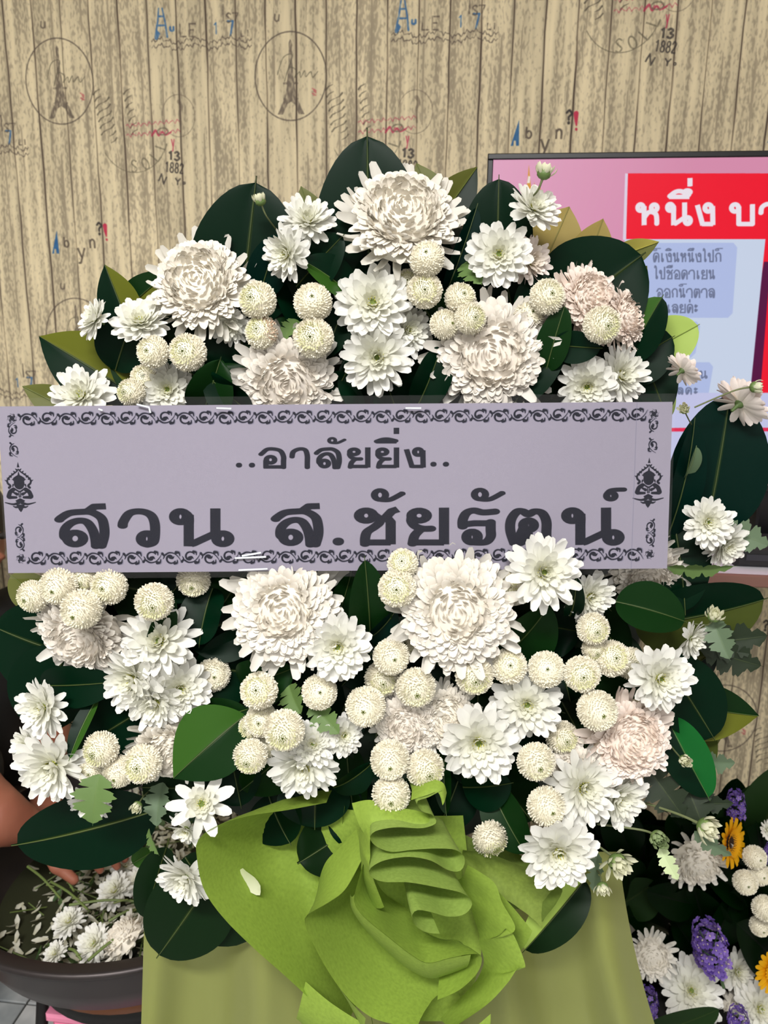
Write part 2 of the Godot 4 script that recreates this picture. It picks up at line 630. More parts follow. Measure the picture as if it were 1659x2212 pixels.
# an upright spray of small papery florets, base at the origin, height about 2
func make_statice() -> Node3D:
	rng.seed = 91
	var root := Node3D.new()
	root.name = "purple_statice"
	var mb := MB.new()
	for i in 90:
		var h := rng.randf_range(0.0, 2.0)
		var az := rng.randf() * TAU
		var r := (0.55 - 0.16 * absf(h - 0.9)) * sqrt(rng.randf_range(0.5, 1.0))
		var d := Vector3(cos(az), 0.25, sin(az)).normalized()
		var side := d.cross(Vector3.UP).normalized()
		var f := Transform3D(Basis(side, d, side.cross(d)), Vector3(cos(az) * r, h, sin(az) * r))
		var pur := lin(92, 62, 168).lerp(lin(160, 130, 222), rng.randf())
		for k in 5:
			petal(mb, f * turn_y(TAU * k / 5), 0.17, 0.07, 0.5, -0.3, 0.2, 0.6, pur.darkened(0.25), pur, 3)
		mb.tube([f.origin, f * Vector3(0, 0.06, 0)], [0.03, 0.02], 5, lin(225, 210, 200))
	leaf_node(root, "florets", mb.commit(), mat("petal_cream")).set_meta("kind", "stuff")
	var st := MB.new()
	st.tube([Vector3(0, -1.0, 0), Vector3(0, 1.7, 0)], [0.06, 0.03], 6, lin(70, 96, 56))
	for i in 9:
		var az := i * 2.4
		st.tube([Vector3(0, 0.1 * i, 0), Vector3(cos(az) * 0.35, 0.25 + 0.18 * i, sin(az) * 0.35)], [0.03, 0.02], 5, lin(70, 96, 56))
	leaf_node(root, "stem", st.commit(), mat("stem"))
	return root


# put a flower where it stands: face gives how far it leans right and up, out of the wreath's plane
func put_flower(proto: Node3D, called: String, at: Vector3, r: float, tx: float, ty: float, spin: float, label: String, group: String, category := "flower") -> Node3D:
	var o: Node3D = proto.duplicate()
	o.name = numbered(called)
	add_child(o)
	tag(o, label, category, group)
	var n := (wreath_r * tx + wreath_u * ty + wreath_n).normalized()
	var x := n.cross(wreath_u if absf(n.dot(wreath_u)) < 0.95 else wreath_r).normalized()
	o.transform = Transform3D((Basis(x, n, x.cross(n)) * Basis(Vector3.UP, spin)).scaled_local(Vector3.ONE * r), at)
	return o


# ------------------------------------------------------------------ leaves
# from base to tip; wide in metres; face = the side the blade looks to; fold raises the edges (V), bend arches the length, lobes cuts the edge
func leaf_mesh(base: Vector3, tip: Vector3, wide: float, face: Vector3, fold: float, bend: float, dark: Color, rib: Color, under := Color(0, 0, 0, 0), lobes := 0, pointy := 0.05, full := 0.5, wave := 0.0) -> ArrayMesh:
	var mb := MB.new()
	var ax := (tip - base)
	var l := ax.length()
	ax = ax / l
	var side := ax.cross(face).normalized()
	var n := side.cross(ax).normalized()
	var us := [-1.0, -0.78, -0.5, -0.22, -0.05, -0.02, 0.02, 0.05, 0.22, 0.5, 0.78, 1.0]
	var rows := []
	var cols := []
	var uvs := []
	spine = []
	var m := 40 if lobes else 22
	for i in m + 1:
		var s := float(i) / m
		if not lobes:
			s = 0.5 - 0.5 * cos(PI * s)
		# a full blade that ends in a short drip tip
		var w := pow(maxf(0.0, sin(PI * pow(minf(1.0, s / (1.0 - pointy)), 0.82))), full)
		if s > 0.6:
			w = maxf(w, 0.16 * pow((1.0 - s) / (pointy * 2.6), 2.2) if s > 1.0 - pointy * 2.6 else 0.0)
		if lobes:
			var ph := s * lobes - floorf(s * lobes)
			w *= 0.42 + 0.58 * pow(absf(sin(PI * ph)), 0.6) + 0.1 * sin(s * 70.0)
		w = maxf(w, 0.012) * wide * 0.5
		var row := PackedVector3Array()
		var cr := PackedColorArray()
		var ur := PackedVector2Array()
		for u in us:
			var lift := fold * absf(u) * w - bend * l * 4.0 * (s - 0.5) * (s - 0.5) + bend * l + (0.004 if absf(u) < 0.03 else 0.0) * l * 1.5
			lift += wave * wide * sin(s * 9.0 + u * 2.2) * absf(u)
			row.append(base + ax * (s * l) + side * (u * w) * (1.0 - 0.15 * absf(fold)) + n * lift)
			var cc := dark.lerp(rib, 0.35) if absf(u) < 0.03 else dark
			if under.a > 0.0 and u > 0.03:
				cc = under
			cr.append(cc)
			ur.append(Vector2(u * 0.5 + 0.5, s))
		rows.append(row)
		cols.append(cr)
		uvs.append(ur)
		spine.append((row[5] + row[6]) / 2.0)
	mb.grid(rows, cols, uvs)
	return mb.commit()


# a surface between two edge curves; sag pushes its middle along the wreath's normal
func ruled(a: Array, b: Array, n: int, m: int, sag: float, jitter := 0.0, seed_ := 1, col := Color.WHITE) -> ArrayMesh:
	var mb := MB.new()
	var pa := resample(a, n)
	var pb := resample(b, n)
	var noise := FastNoiseLite.new()
	noise.seed = seed_
	noise.frequency = 9.0
	var rows := []
	var cols := []
	for j in m + 1:
		var s := float(j) / m
		var row := PackedVector3Array()
		var cr := PackedColorArray()
		for i in n:
			var p: Vector3 = pa[i].lerp(pb[i], s) + wreath_n * (sag * 4.0 * s * (1.0 - s))
			if jitter > 0.0:
				p += wreath_n * jitter * noise.get_noise_3dv(p * 2.0) * minf(1.0, s * 4.0)
			row.append(p)
			cr.append(col)
		rows.append(row)
		cols.append(cr)
	mb.grid(rows, cols)
	return mb.commit()


# picture points with a height above the wreath's plane -> places
func places(list: Array) -> Array:
	var out := []
	for q in list:
		out.append(wp(q[0], q[1], q[2]))
	return out


# ------------------------------------------------------------------ lettering: strokes in a box one wide and one high, y down
# "c" a smooth stroke, "l" a stroke of straight pieces, "o" a ring (centre, radii)
func V(x: float, y: float) -> Vector2:
	return Vector2(x, y)


func glyph(ch: String) -> Array:
	match ch:
		"ล", "ส":
			var g := [["c", V(-0.06, 0.24), V(0.0, 0.17), V(0.18, 0.04), V(0.45, 0.0), V(0.7, 0.01), V(0.93, 0.18), V(1.0, 0.46), V(1.0, 0.75), V(0.93, 1.06)], ["c", V(0.12, 0.82), V(0.06, 0.74), V(0.08, 0.52), V(0.22, 0.34), V(0.42, 0.265), V(0.6, 0.32), V(0.73, 0.55), V(0.79, 0.81), V(0.81, 1.06)], ["o", V(0.317, 0.81), V(0.19, 0.18)]]
			if ch == "ส":
				g.append(["l", V(0.56, 0.03), V(0.77, -0.16), V(1.04, -0.17)])
			return g
		"ว":
			return [["c", V(0.02, 0.44), V(0.05, 0.3), V(0.24, 0.05), V(0.58, 0.0), V(0.87, 0.11), V(0.99, 0.37), V(0.99, 0.77), V(0.93, 0.94), V(0.75, 1.0)], ["o", V(0.75, 0.82), V(0.18, 0.165)]]
		"น":
			return [["o", V(0.12, 0.16), V(0.115, 0.168)], ["l", V(0.27, 0.1), V(0.27, 1.06)], ["l", V(0.3, 1.0), V(0.36, 0.97), V(0.72, 0.69)], ["l", V(0.75, -0.09), V(0.75, 0.76)], ["o", V(0.885, 0.83), V(0.118, 0.165)], ["c", V(0.22, 0.06), V(0.27, 0.18), V(0.27, 0.4)]]
		"ช", "ซ":
			return [["o", V(0.22, 0.16), V(0.21, 0.16)], ["c", V(0.42, 0.12), V(0.58, 0.25), V(0.6, 0.38), V(0.45, 0.52), V(0.25, 0.67), V(0.19, 0.87), V(0.19, 1.06)], ["l", V(0.05, 1.0), V(0.93, 1.0)], ["l", V(0.93, 1.06), V(0.93, 0.36), V(0.8, 0.2), V(0.96, 0.02), V(1.14, -0.04)]]
		"ย":
			return [["o", V(0.26, 0.16), V(0.23, 0.155)], ["c", V(0.04, 0.2), V(0.03, 0.34), V(0.14, 0.49), V(0.37, 0.567), V(0.64, 0.567)], ["c", V(0.34, 0.56), V(0.13, 0.78), V(0.06, 1.06)], ["l", V(0.0, 1.0), V(1.0, 1.0)], ["l", V(1.0, -0.09), V(1.0, 1.06)]]
		"ร":
			return [["c", V(0.0, 0.52), V(0.0, 0.3), V(0.13, 0.08), V(0.39, 0.0), V(0.72, 0.06), V(1.17, 0.03)], ["l", V(0.1, 0.43), V(0.4, 0.4), V(0.98, 0.4)], ["c", V(0.98, 0.34), V(0.98, 0.6), V(0.98, 0.82), V(0.8, 0.99), V(0.4, 1.0)], ["o", V(0.33, 0.83), V(0.2, 0.17)]]
		"ต", "ด", "ค":
			var top := [V(0.35, 0.03), V(0.5, 0.12), V(0.67, 0.03)] if ch == "ต" else [V(0.35, 0.0), V(0.5, -0.01), V(0.67, 0.0)]
			return [["c", V(0.12, 1.06), V(0.0, 0.64), V(0.02, 0.29), V(0.18, 0.04)] + top + [V(0.88, 0.08), V(1.0, 0.34), V(1.0, 0.7), V(1.0, 1.06)], ["o", V(0.506, 0.46), V(0.15, 0.15)], ["c", V(0.36, 0.56), V(0.23, 0.87), V(0.15, 1.0), V(0.3, 1.0), V(0.5, 0.68)]]
		"อ", "ฐ":
			return [["c", V(-0.08, 0.3), V(0.0, 0.22), V(0.22, 0.02), V(0.54, 0.0), V(0.86, 0.11), V(1.0, 0.42), V(1.0, 0.7), V(1.0, 1.06)], ["l", V(1.0, 1.0), V(0.05, 1.0)], ["l", V(0.16, 1.06), V(0.16, 0.62)], ["o", V(0.38, 0.6), V(0.2, 0.18)]]
		"า":
			return [["c", V(-0.08, 0.46), V(0.01, 0.16), V(0.42, 0.0), V(0.83, 0.05), V(0.98, 0.37), V(0.98, 0.7), V(0.98, 1.06)]]
		"ง":
			return [["o", V(0.7, 0.19), V(0.21, 0.18)], ["l", V(0.97, 0.1), V(0.99, 1.06)], ["l", V(1.0, 1.0), V(0.3, 1.0)], ["l", V(0.36, 1.06), V(0.02, 0.04)]]
		"ห":
			return [["o", V(0.13, 0.17), V(0.13, 0.16)], ["l", V(0.3, 0.1), V(0.3, 1.06)], ["c", V(0.32, 0.66), V(0.5, 0.42), V(0.7, 0.4), V(0.86, 0.52), V(0.9, 0.76), V(0.9, 1.0)], ["o", V(0.78, 0.18), V(0.14, 0.16)]]
		"บ", "ป":
			return [["o", V(0.17, 0.19), V(0.16, 0.18)], ["l", V(0.34, 0.12), V(0.34, 1.0), V(0.96, 1.0), V(0.96, 0.0 if ch == "บ" else -0.42)]]
		"ก":
			return [["c", V(0.12, 1.0), V(0.14, 0.6), V(0.02, 0.34), V(0.22, 0.08), V(0.56, 0.0), V(0.88, 0.1), V(0.97, 0.36), V(0.97, 1.0)]]
		"เ":
			return [["l", V(0.3, 0.0), V(0.3, 0.8)], ["o", V(0.52, 0.82), V(0.25, 0.18)]]
		"ไ":
			return [["c", V(0.1, -0.3), V(0.2, -0.52), V(0.5, -0.42), V(0.62, -0.2), V(0.62, 0.2), V(0.62, 0.8)], ["o", V(0.8, 0.84), V(0.2, 0.15)]]
		"ะ":
			return [["o", V(0.28, 0.2), V(0.22, 0.14)], ["l", V(0.4, 0.36), V(0.95, 0.1)], ["o", V(0.28, 0.72), V(0.22, 0.14)], ["l", V(0.4, 0.88), V(0.95, 0.62)]]
		"ั":
			return [["o", V(0.21, 0.52), V(0.2, 0.46)], ["c", V(0.24, 1.0), V(0.58, 0.97), V(1.04, 0.32)]]
		"ิ", "ี", "ึ", "ื":
			var g := [["c", V(0.0, 0.9), V(0.3, 0.2), V(0.6, 0.1), V(1.0, 0.7)], ["l", V(0.0, 0.95), V(1.0, 0.95)]]
			if ch == "ึ":
				g.append(["o", V(0.9, 0.2), V(0.14, 0.25)])
			if ch == "ื" or ch == "ี":
				g.append(["l", V(0.98, 0.95), V(0.98, -0.4)])
			if ch == "ื":
				g.append(["l", V(0.7, 0.9), V(0.7, -0.3)])
			return g
		"่":
			return [["l", V(0.5, 0.0), V(0.5, 1.0)]]
		"้", "์", "็":
			return [["o", V(0.34, 0.66), V(0.3, 0.34)], ["c", V(0.04, 0.55), V(0.3, 0.16), V(0.73, 0.05), V(1.3, 0.03)]]
		".":
			return [["o", V(0.5, 0.5), V(0.2, 0.2)]]
		"1":
			return [["l", V(0.2, 0.2), V(0.6, 0.0), V(0.6, 1.0)]]
		"3":
			return [["c", V(0.1, 0.12), V(0.5, 0.0), V(0.85, 0.2), V(0.5, 0.47)], ["c", V(0.5, 0.47), V(0.95, 0.7), V(0.55, 1.0), V(0.05, 0.88)]]
		"8":
			return [["o", V(0.5, 0.25), V(0.32, 0.24)], ["o", V(0.5, 0.74), V(0.38, 0.26)]]
		"2":
			return [["c", V(0.1, 0.25), V(0.4, 0.0), V(0.85, 0.2), V(0.5, 0.62), V(0.1, 0.98)], ["l", V(0.08, 1.0), V(0.95, 1.0)]]
		"N":
			return [["l", V(0.05, 1.0), V(0.05, 0.0), V(0.95, 1.0), V(0.95, 0.0)]]
		"Y":
			return [["l", V(0.0, 0.0), V(0.5, 0.5), V(0.5, 1.0)], ["l", V(1.0, 0.0), V(0.5, 0.5)]]
		"L":
			return [["l", V(0.1, 0.0), V(0.1, 1.0), V(0.95, 1.0)]]
		"E":
			return [["l", V(0.95, 0.0), V(0.1, 0.0), V(0.1, 1.0), V(0.95, 1.0)], ["l", V(0.1, 0.48), V(0.7, 0.48)]]
		"S":
			return [["c", V(0.9, 0.12), V(0.5, 0.0), V(0.15, 0.22), V(0.5, 0.48), V(0.88, 0.74), V(0.5, 1.0), V(0.08, 0.88)]]
		"T", "7":
			return [["l", V(0.0, 0.0), V(1.0, 0.0), V(0.5, 1.0)]]
		"I":
			return [["l", V(0.5, 0.0), V(0.5, 1.0)]]
		"O", "0":
			return [["o", V(0.5, 0.5), V(0.45, 0.5)]]
		"A":
			return [["l", V(0.0, 1.0), V(0.5, 0.0), V(1.0, 1.0)], ["l", V(0.2, 0.65), V(0.8, 0.65)]]
		"b":
			return [["l", V(0.1, 0.0), V(0.1, 1.0)], ["o", V(0.48, 0.68), V(0.36, 0.32)]]
		"y":
			return [["l", V(0.05, 0.0), V(0.5, 0.62)], ["l", V(0.95, 0.0), V(0.35, 1.0), V(0.05, 1.0)]]
		"n":
			return [["l", V(0.1, 1.0), V(0.1, 0.0)], ["c", V(0.1, 0.25), V(0.5, 0.0), V(0.88, 0.25), V(0.9, 1.0)]]
		"u":
			return [["c", V(0.1, 0.0), V(0.1, 0.75), V(0.5, 1.0), V(0.85, 0.75), V(0.9, 0.0)], ["l", V(0.9, 0.0), V(0.9, 1.0)]]
		"?":
			return [["c", V(0.1, 0.2), V(0.5, 0.0), V(0.9, 0.25), V(0.5, 0.5), V(0.5, 0.72)], ["o", V(0.5, 0.95), V(0.06, 0.05)]]
	return []


# draws one letter; at() turns box coordinates into picture coordinates (so that letters can lean with what they are printed on)
func letter(ink: Ink, ch: String, to: Callable, r: float, ax := 1.0, wide_ring := 1.0) -> void:
	for g in glyph(ch):
		if g[0] == "o":
			var c: Vector2 = g[1]
			var q: Vector2 = g[2] * (1.0 if ch == "." else wide_ring)
			var pts := []
			for i in 19:
				pts.append(to.call(c + Vector2(cos(TAU * i / 18.0) * q.x, sin(TAU * i / 18.0) * q.y)))
			ink.path(pts, r, r, ax)
		else:
			var src: Array = g.slice(1)
			if g[0] == "c":
				src = curve(src, 7)
			var pts := []
			for p in src:
				pts.append(to.call(p))
			ink.path(pts, r, r, ax, true)


# a run of letters, each [letter, left, right, top, bottom] in picture points; the pen stays inside that box
func run_of(ink: Ink, letters: Array, place: Callable, rx: float, ry: float, scale: float) -> void:
	for q in letters:
		var bx := Vector2(q[1] + rx, q[2] - rx)
		var by := Vector2(q[3] + ry, q[4] - ry)
		if q[0] == "่":
			bx = Vector2((q[1] + q[2]) / 2.0, (q[1] + q[2]) / 2.0)
			by = Vector2(q[3], q[4])
		var thin := 1.0
		if q[0] in ["ั", "์", "้", "็"]:
			thin = 0.7
			bx = Vector2(q[1] + rx * thin, q[2] - rx * thin)
			by = Vector2(q[3] + ry * thin, q[4] - ry * thin)
		letter(ink, q[0], func(p: Vector2) -> Vector2: return place.call(lerpf(bx.x, bx.y, p.x), lerpf(by.x, by.y, p.y)), ry * scale * thin, rx / ry, 1.0)


# one comma-shaped flame of the scroll border: a curl that swells and a leaf or two along its back
func flame(ink: Ink, at: Vector2, s: float, fx: float, fy: float, turn := 0.0) -> void:
	var f := func(x: float, y: float) -> Vector2: return at + (Vector2(x * fx, y * fy) * s).rotated(turn)
	var curl := []
	for i in 15:
		var a := lerpf(-2.6, 2.3, i / 14.0)
		var r := lerpf(0.52, 0.16, i / 14.0)
		curl.append(f.call(0.1 + cos(a) * -r, sin(a) * r))
	ink.path(curl, 0.05 * s, 0.13 * s)
	ink.path(curve([f.call(0.1, 0.1), f.call(0.3, 0.02), f.call(0.44, 0.16)], 4), 0.16 * s, 0.03 * s)
	ink.path(curve([f.call(-0.36, 0.3), f.call(0.0, 0.5), f.call(0.5, 0.42), f.call(0.9, 0.05), f.call(1.15, -0.38)], 4), 0.08 * s, 0.015 * s)
	ink.path(curve([f.call(0.66, 0.52), f.call(0.92, 0.5), f.call(1.0, 0.2)], 4), 0.15 * s, 0.03 * s)
	ink.path(curve([f.call(0.48, -0.46), f.call(0.72, -0.42), f.call(0.74, -0.16)], 4), 0.13 * s, 0.03 * s)
	ink.path(curve([f.call(-0.62, 0.42), f.call(-0.46, 0.2), f.call(-0.56, -0.06)], 4), 0.12 * s, 0.02 * s)


# the kneeling figure with joined hands under a pointed arch
func deity(ink: Ink, place: Callable) -> void:
	var f := func(x: float, y: float) -> Vector2: return place.call(x, y)
	var many := func(list: Array) -> Array:
		var out := []
		for q in list:
			out.append(f.call(q[0], q[1]))
		return out
	for s in [-1.0, 1.0]:
		ink.path(curve(many.call([[0.0, -0.76], [0.14 * s, -0.62], [0.5 * s, -0.42], [0.78 * s, -0.2], [0.8 * s, 0.0], [0.62 * s, 0.16], [0.72 * s, 0.26]]), 6), 1.6, 3.6)
		for k in 6:
			var t := k / 5.0
			ink.path(many.call([[lerpf(0.12, 0.82, t) * s, lerpf(-0.72, -0.08, t)], [lerpf(0.2, 0.98, t) * s, lerpf(-0.78, -0.16, t)]]), 2.6, 0.8)
		ink.path(many.call([[0.3 * s, -0.14], [0.46 * s, -0.2]]), 3.4, 1.0)
		ink.path(many.call([[0.42 * s, 0.1], [0.46 * s, 0.2]]), 2.6, 1.6)
		ink.path(curve(many.call([[0.42 * s, 0.36], [0.66 * s, 0.5], [0.78 * s, 0.74]]), 4), 6.0, 7.0)
		ink.path(many.call([[0.74 * s, 0.8], [0.26 * s, 0.8]]), 5.0, 3.6)
		ink.path(many.call([[0.2 * s, 0.62], [0.44 * s, 0.52]]), 4.6, 2.4)
		ink.path(curve(many.call([[0.1 * s, 1.1], [0.5 * s, 1.18], [1.06 * s, 1.08]]), 5), 4.6, 1.2)
		ink.path(curve(many.call([[0.1 * s, 1.3], [0.34 * s, 1.34], [0.52 * s, 1.28]]), 5), 4.4, 1.0)
		ink.path(many.call([[0.06 * s, 0.52], [0.05 * s, 0.78]]), 1.4, 1.8)
	ink.poly(many.call([[-0.09, -0.86], [0.0, -1.16], [0.09, -0.86]]))
	ink.poly(many.call([[-0.08, -0.42], [0.0, -0.66], [0.08, -0.42]]))
	ink.path(curve(many.call([[-0.34, -0.24], [0.0, -0.38], [0.34, -0.24]]), 5), 3.0, 3.0)
	ink.ring(f.call(0.0, 0.02), 8.0, 10.5, 8.4, 1.0)
	ink.path(curve(many.call([[-0.34, 0.32], [0.0, 0.48], [0.34, 0.32]]), 5), 2.4, 2.4)
	ink.poly(many.call([[-0.34, 0.98], [0.0, 0.84], [0.34, 0.98], [0.26, 1.06], [-0.26, 1.06]]))
	ink.poly(many.call([[-0.3, 1.2], [0.3, 1.2], [0.12, 1.5], [0.0, 1.62], [-0.12, 1.5]]))


# ------------------------------------------------------------------ the banner's print (drawn in picture points, laid flat)
func banner_uv(px: float, py: float) -> Vector2:
	var v := (py - 873.0) / 360.0
	var xl := lerpf(-6.0, 18.0, v)
	var xr := lerpf(1453.0, 1441.0, v)
	var u := (px - xl) / (xr - xl)
	var yt := lerpf(878.0, 868.0, u)
	var yb := lerpf(1238.0, 1228.0, u)
	return Vector2(u, (py - yt) / (yb - yt))


func banner_print() -> ImageTexture:
	var w := 2048
	var h := 506
	var k := 2048.0 / 1447.0
	var ink := Ink.new(w, h)
	ink.fill(Color8(141, 136, 151))
	var place := func(x: float, y: float) -> Vector2: return banner_uv(x, y) * Vector2(w, h)
	# the scrolls along the edges
	var n := 32
	for i in n:
		var u := (i + 0.5) / n
		for e in 2:
			var at := Vector2(lerpf(62, 2048 - 76, u), 38.0 if e == 0 else 506.0 - 44.0)
			var up := 1.0 if (i + e) % 2 else -1.0
			flame(ink, at + Vector2(-8.0, -up * 2.0), 36.0, 1.0, up)
	for e in 2:
		var x := 42.0 if e == 0 else 2048.0 - 56.0
		for i in 4:
			flame(ink, Vector2(x, [76.0, 126.0, 372.0, 422.0][i]), 26.0, 1.0 if i % 2 else -1.0, 1.0, PI / 2 * (1.0 if i < 2 else -1.0))
		for yy in [36.0, 462.0]:
			for q in 4:
				flame(ink, Vector2(x, yy), 13.0, 1.0, 1.0, PI / 2 * q)
	ink.flush(Color8(92, 92, 112), 0.55)
	for i in n:
		var u := (i + 0.5) / n
		for e in 2:
			var at := Vector2(lerpf(62, 2048 - 76, u), 38.0 if e == 0 else 506.0 - 44.0)
			var up := 1.0 if (i + e) % 2 else -1.0
			flame(ink, at + Vector2(-8.0, -up * 2.0), 33.0, 1.0, up)
	for e in 2:
		var x := 42.0 if e == 0 else 2048.0 - 56.0
		for i in 4:
			flame(ink, Vector2(x, [76.0, 126.0, 372.0, 422.0][i]), 24.0, 1.0 if i % 2 else -1.0, 1.0, PI / 2 * (1.0 if i < 2 else -1.0))
		for yy in [36.0, 462.0]:
			for q in 4:
				flame(ink, Vector2(x, yy), 13.0, 1.0, 1.0, PI / 2 * q)
	for e in 2:
		var cx := 51.0 if e == 0 else 2048.0 - 66.0
		deity(ink, func(x: float, y: float) -> Vector2: return Vector2(cx + x * 44.0, 232.0 + y * 55.0))
	# the two lines of writing
	var top := [[".", 508, 524, 997, 1012], [".", 536, 552, 997, 1012], ["อ", 561, 618, 966, 1012], ["า", 627, 670, 966, 1012], ["ล", 680, 738, 966, 1012], ["ั", 706, 748, 943, 959], ["ย", 748, 800, 966, 1011], ["ย", 809, 862, 966, 1011], ["ิ", 806, 862, 944, 958], ["่", 850, 862, 924, 937], ["ง", 871, 920, 965, 1011], [".", 928, 944, 995, 1010], [".", 955, 971, 995, 1010]]
	run_of(ink, top, place, 5.9, 3.7, k)
	var low := [["ส", 122, 236, 1099, 1183], ["ว", 252, 346, 1098, 1183], ["น", 364, 506, 1098, 1182], ["ส", 589, 698, 1098, 1180], [".", 716, 745, 1158, 1181], ["ช", 763, 860, 1096, 1178], ["ั", 800, 876, 1053, 1084], ["ย", 875, 970, 1096, 1178], ["ร", 988, 1072, 1096, 1178], ["ั", 1016, 1092, 1052, 1083], ["ต", 1091, 1191, 1096, 1178], ["น", 1211, 1349, 1096, 1179], ["์", 1301, 1347, 1052, 1083]]
	run_of(ink, low, place, 11.2, 6.5, k)
	ink.flush(Color8(26, 27, 38), 1.0)
	# the joint between two sheets, and a fold
	ink.path([place.call(1376.0, 868.0), place.call(1363.0, 1232.0)], 1.1, 1.1)
	ink.flush(Color8(120, 118, 136), 0.8)
	return ink.texture()


# ------------------------------------------------------------------ the wallpaper: printed boards with old stamps (1.9 m square, 2048 pixels)
const PAPER_X := -1.15
const PAPER_Y := 0.25
const PAPER := 1.9
const SEAM := -0.888
const STRIP := 0.949
const BOARD := 0.949 / 16.0


func stretched(noise_seed: int, nx: int, ny: int, w: int, h: int, octaves := 3, freq := 0.11) -> PackedByteArray:
	var n := FastNoiseLite.new()
	n.seed = noise_seed
	n.noise_type = FastNoiseLite.TYPE_SIMPLEX_SMOOTH
	n.frequency = freq
	n.fractal_octaves = octaves
	var im := n.get_image(nx, ny)
	im.convert(Image.FORMAT_L8)
	im.resize(w, h, Image.INTERPOLATE_CUBIC)
	return im.get_data()


func paper_print() -> ImageTexture:
	var s := 2048
	var ink := Ink.new(s, s)
	var grain := stretched(3, 900, 60, s, s, 2)
	var flake := stretched(7, 1500, 620, s, s, 3, 0.2)
	var broad := stretched(11, 120, 16, s, s, 2)
	var fine := stretched(19, 1400, 700, s, s, 2)
	var bx := PackedFloat32Array()       # how far from a board's edge, per column, and the board's tone
	var tone := PackedFloat32Array()
	var split := PackedFloat32Array()
	rng.seed = 5
	var tones := []
	var joint := []
	var splits := []
	for b in 40:
		tones.append(rng.randf_range(-1.0, 1.0))
		joint.append([1.0, 0.35, 0.7, 0.95, 0.4, 0.75][b % 6])
		splits.append(rng.randf_range(0.15, 0.85))
	for x in s:
		var m := PAPER_X + (x + 0.5) / s * PAPER
		var q := (m - SEAM) / BOARD
		var b := int(floor(q)) + 8
		bx.append(minf(q - floor(q), 1.0 - (q - floor(q))) * BOARD * 1000.0)
		tone.append(tones[b])
		split.append(absf(q - floor(q) - splits[b]) * BOARD * 1000.0)
	for y in s:
		for x in s:
			var i := y * s + x
			var g := grain[i]
			var f := flake[i] * 0.55 + g * 0.3 + broad[i] * 0.15 + (fine[i] - 128) * 0.16 + tone[x] * 5.0
			# cream paint, worn through to grey brown where the pattern runs deep
			var k := clampf((f - 126.0) / 34.0, 0.0, 1.0) * 0.5
			var e := bx[x]
			if e < 4.5:
				k = maxf(k, (4.5 - e) / 4.5 * clampf((g - 90) / 70.0, 0.1, 0.75))
			if split[x] < 1.6 and g > 118:
				k = maxf(k, 0.55)
			var d := 1.0 - 0.06 * (g - 128) / 64.0 + tone[x] * 0.02
			ink.px[i * 3] = int(clampf(lerpf(216.0, 140.0, k) * d, 0, 255))
			ink.px[i * 3 + 1] = int(clampf(lerpf(201.0, 126.0, k) * d, 0, 255))
			ink.px[i * 3 + 2] = int(clampf(lerpf(166.0, 106.0, k) * d, 0, 255))
	# the dark lines between boards, uneven in strength
	for b in range(-5, 28):
		var x := (SEAM + b * BOARD - PAPER_X) / PAPER * s
		var pts := []
		for j in 41:
			pts.append(Vector2(x + 1.6 * sin(j * 1.3 + b * 2.0) * 0.5 + 0.6 * sin(j * 3.1 + b), j * s / 40.0))
		if x > -5 and x < s + 5:
			var jt: float = joint[(b + 12) % 40]
			ink.path(pts, 0.35 + jt * 1.3, 0.35 + jt * 1.3)
	ink.flush(Color8(84, 68, 58), 0.9, grain, 0.5)
	# the stamps, strip by strip
	for strip in [[-1, -0.19], [0, 0.0], [1, 0.2]]:
		for rep in range(-4, 3):
			for half in 2:
				stamps(ink, SEAM + strip[0] * STRIP + half * 0.4745, strip[1] + rep * 0.5, flake)
	return ink.texture()


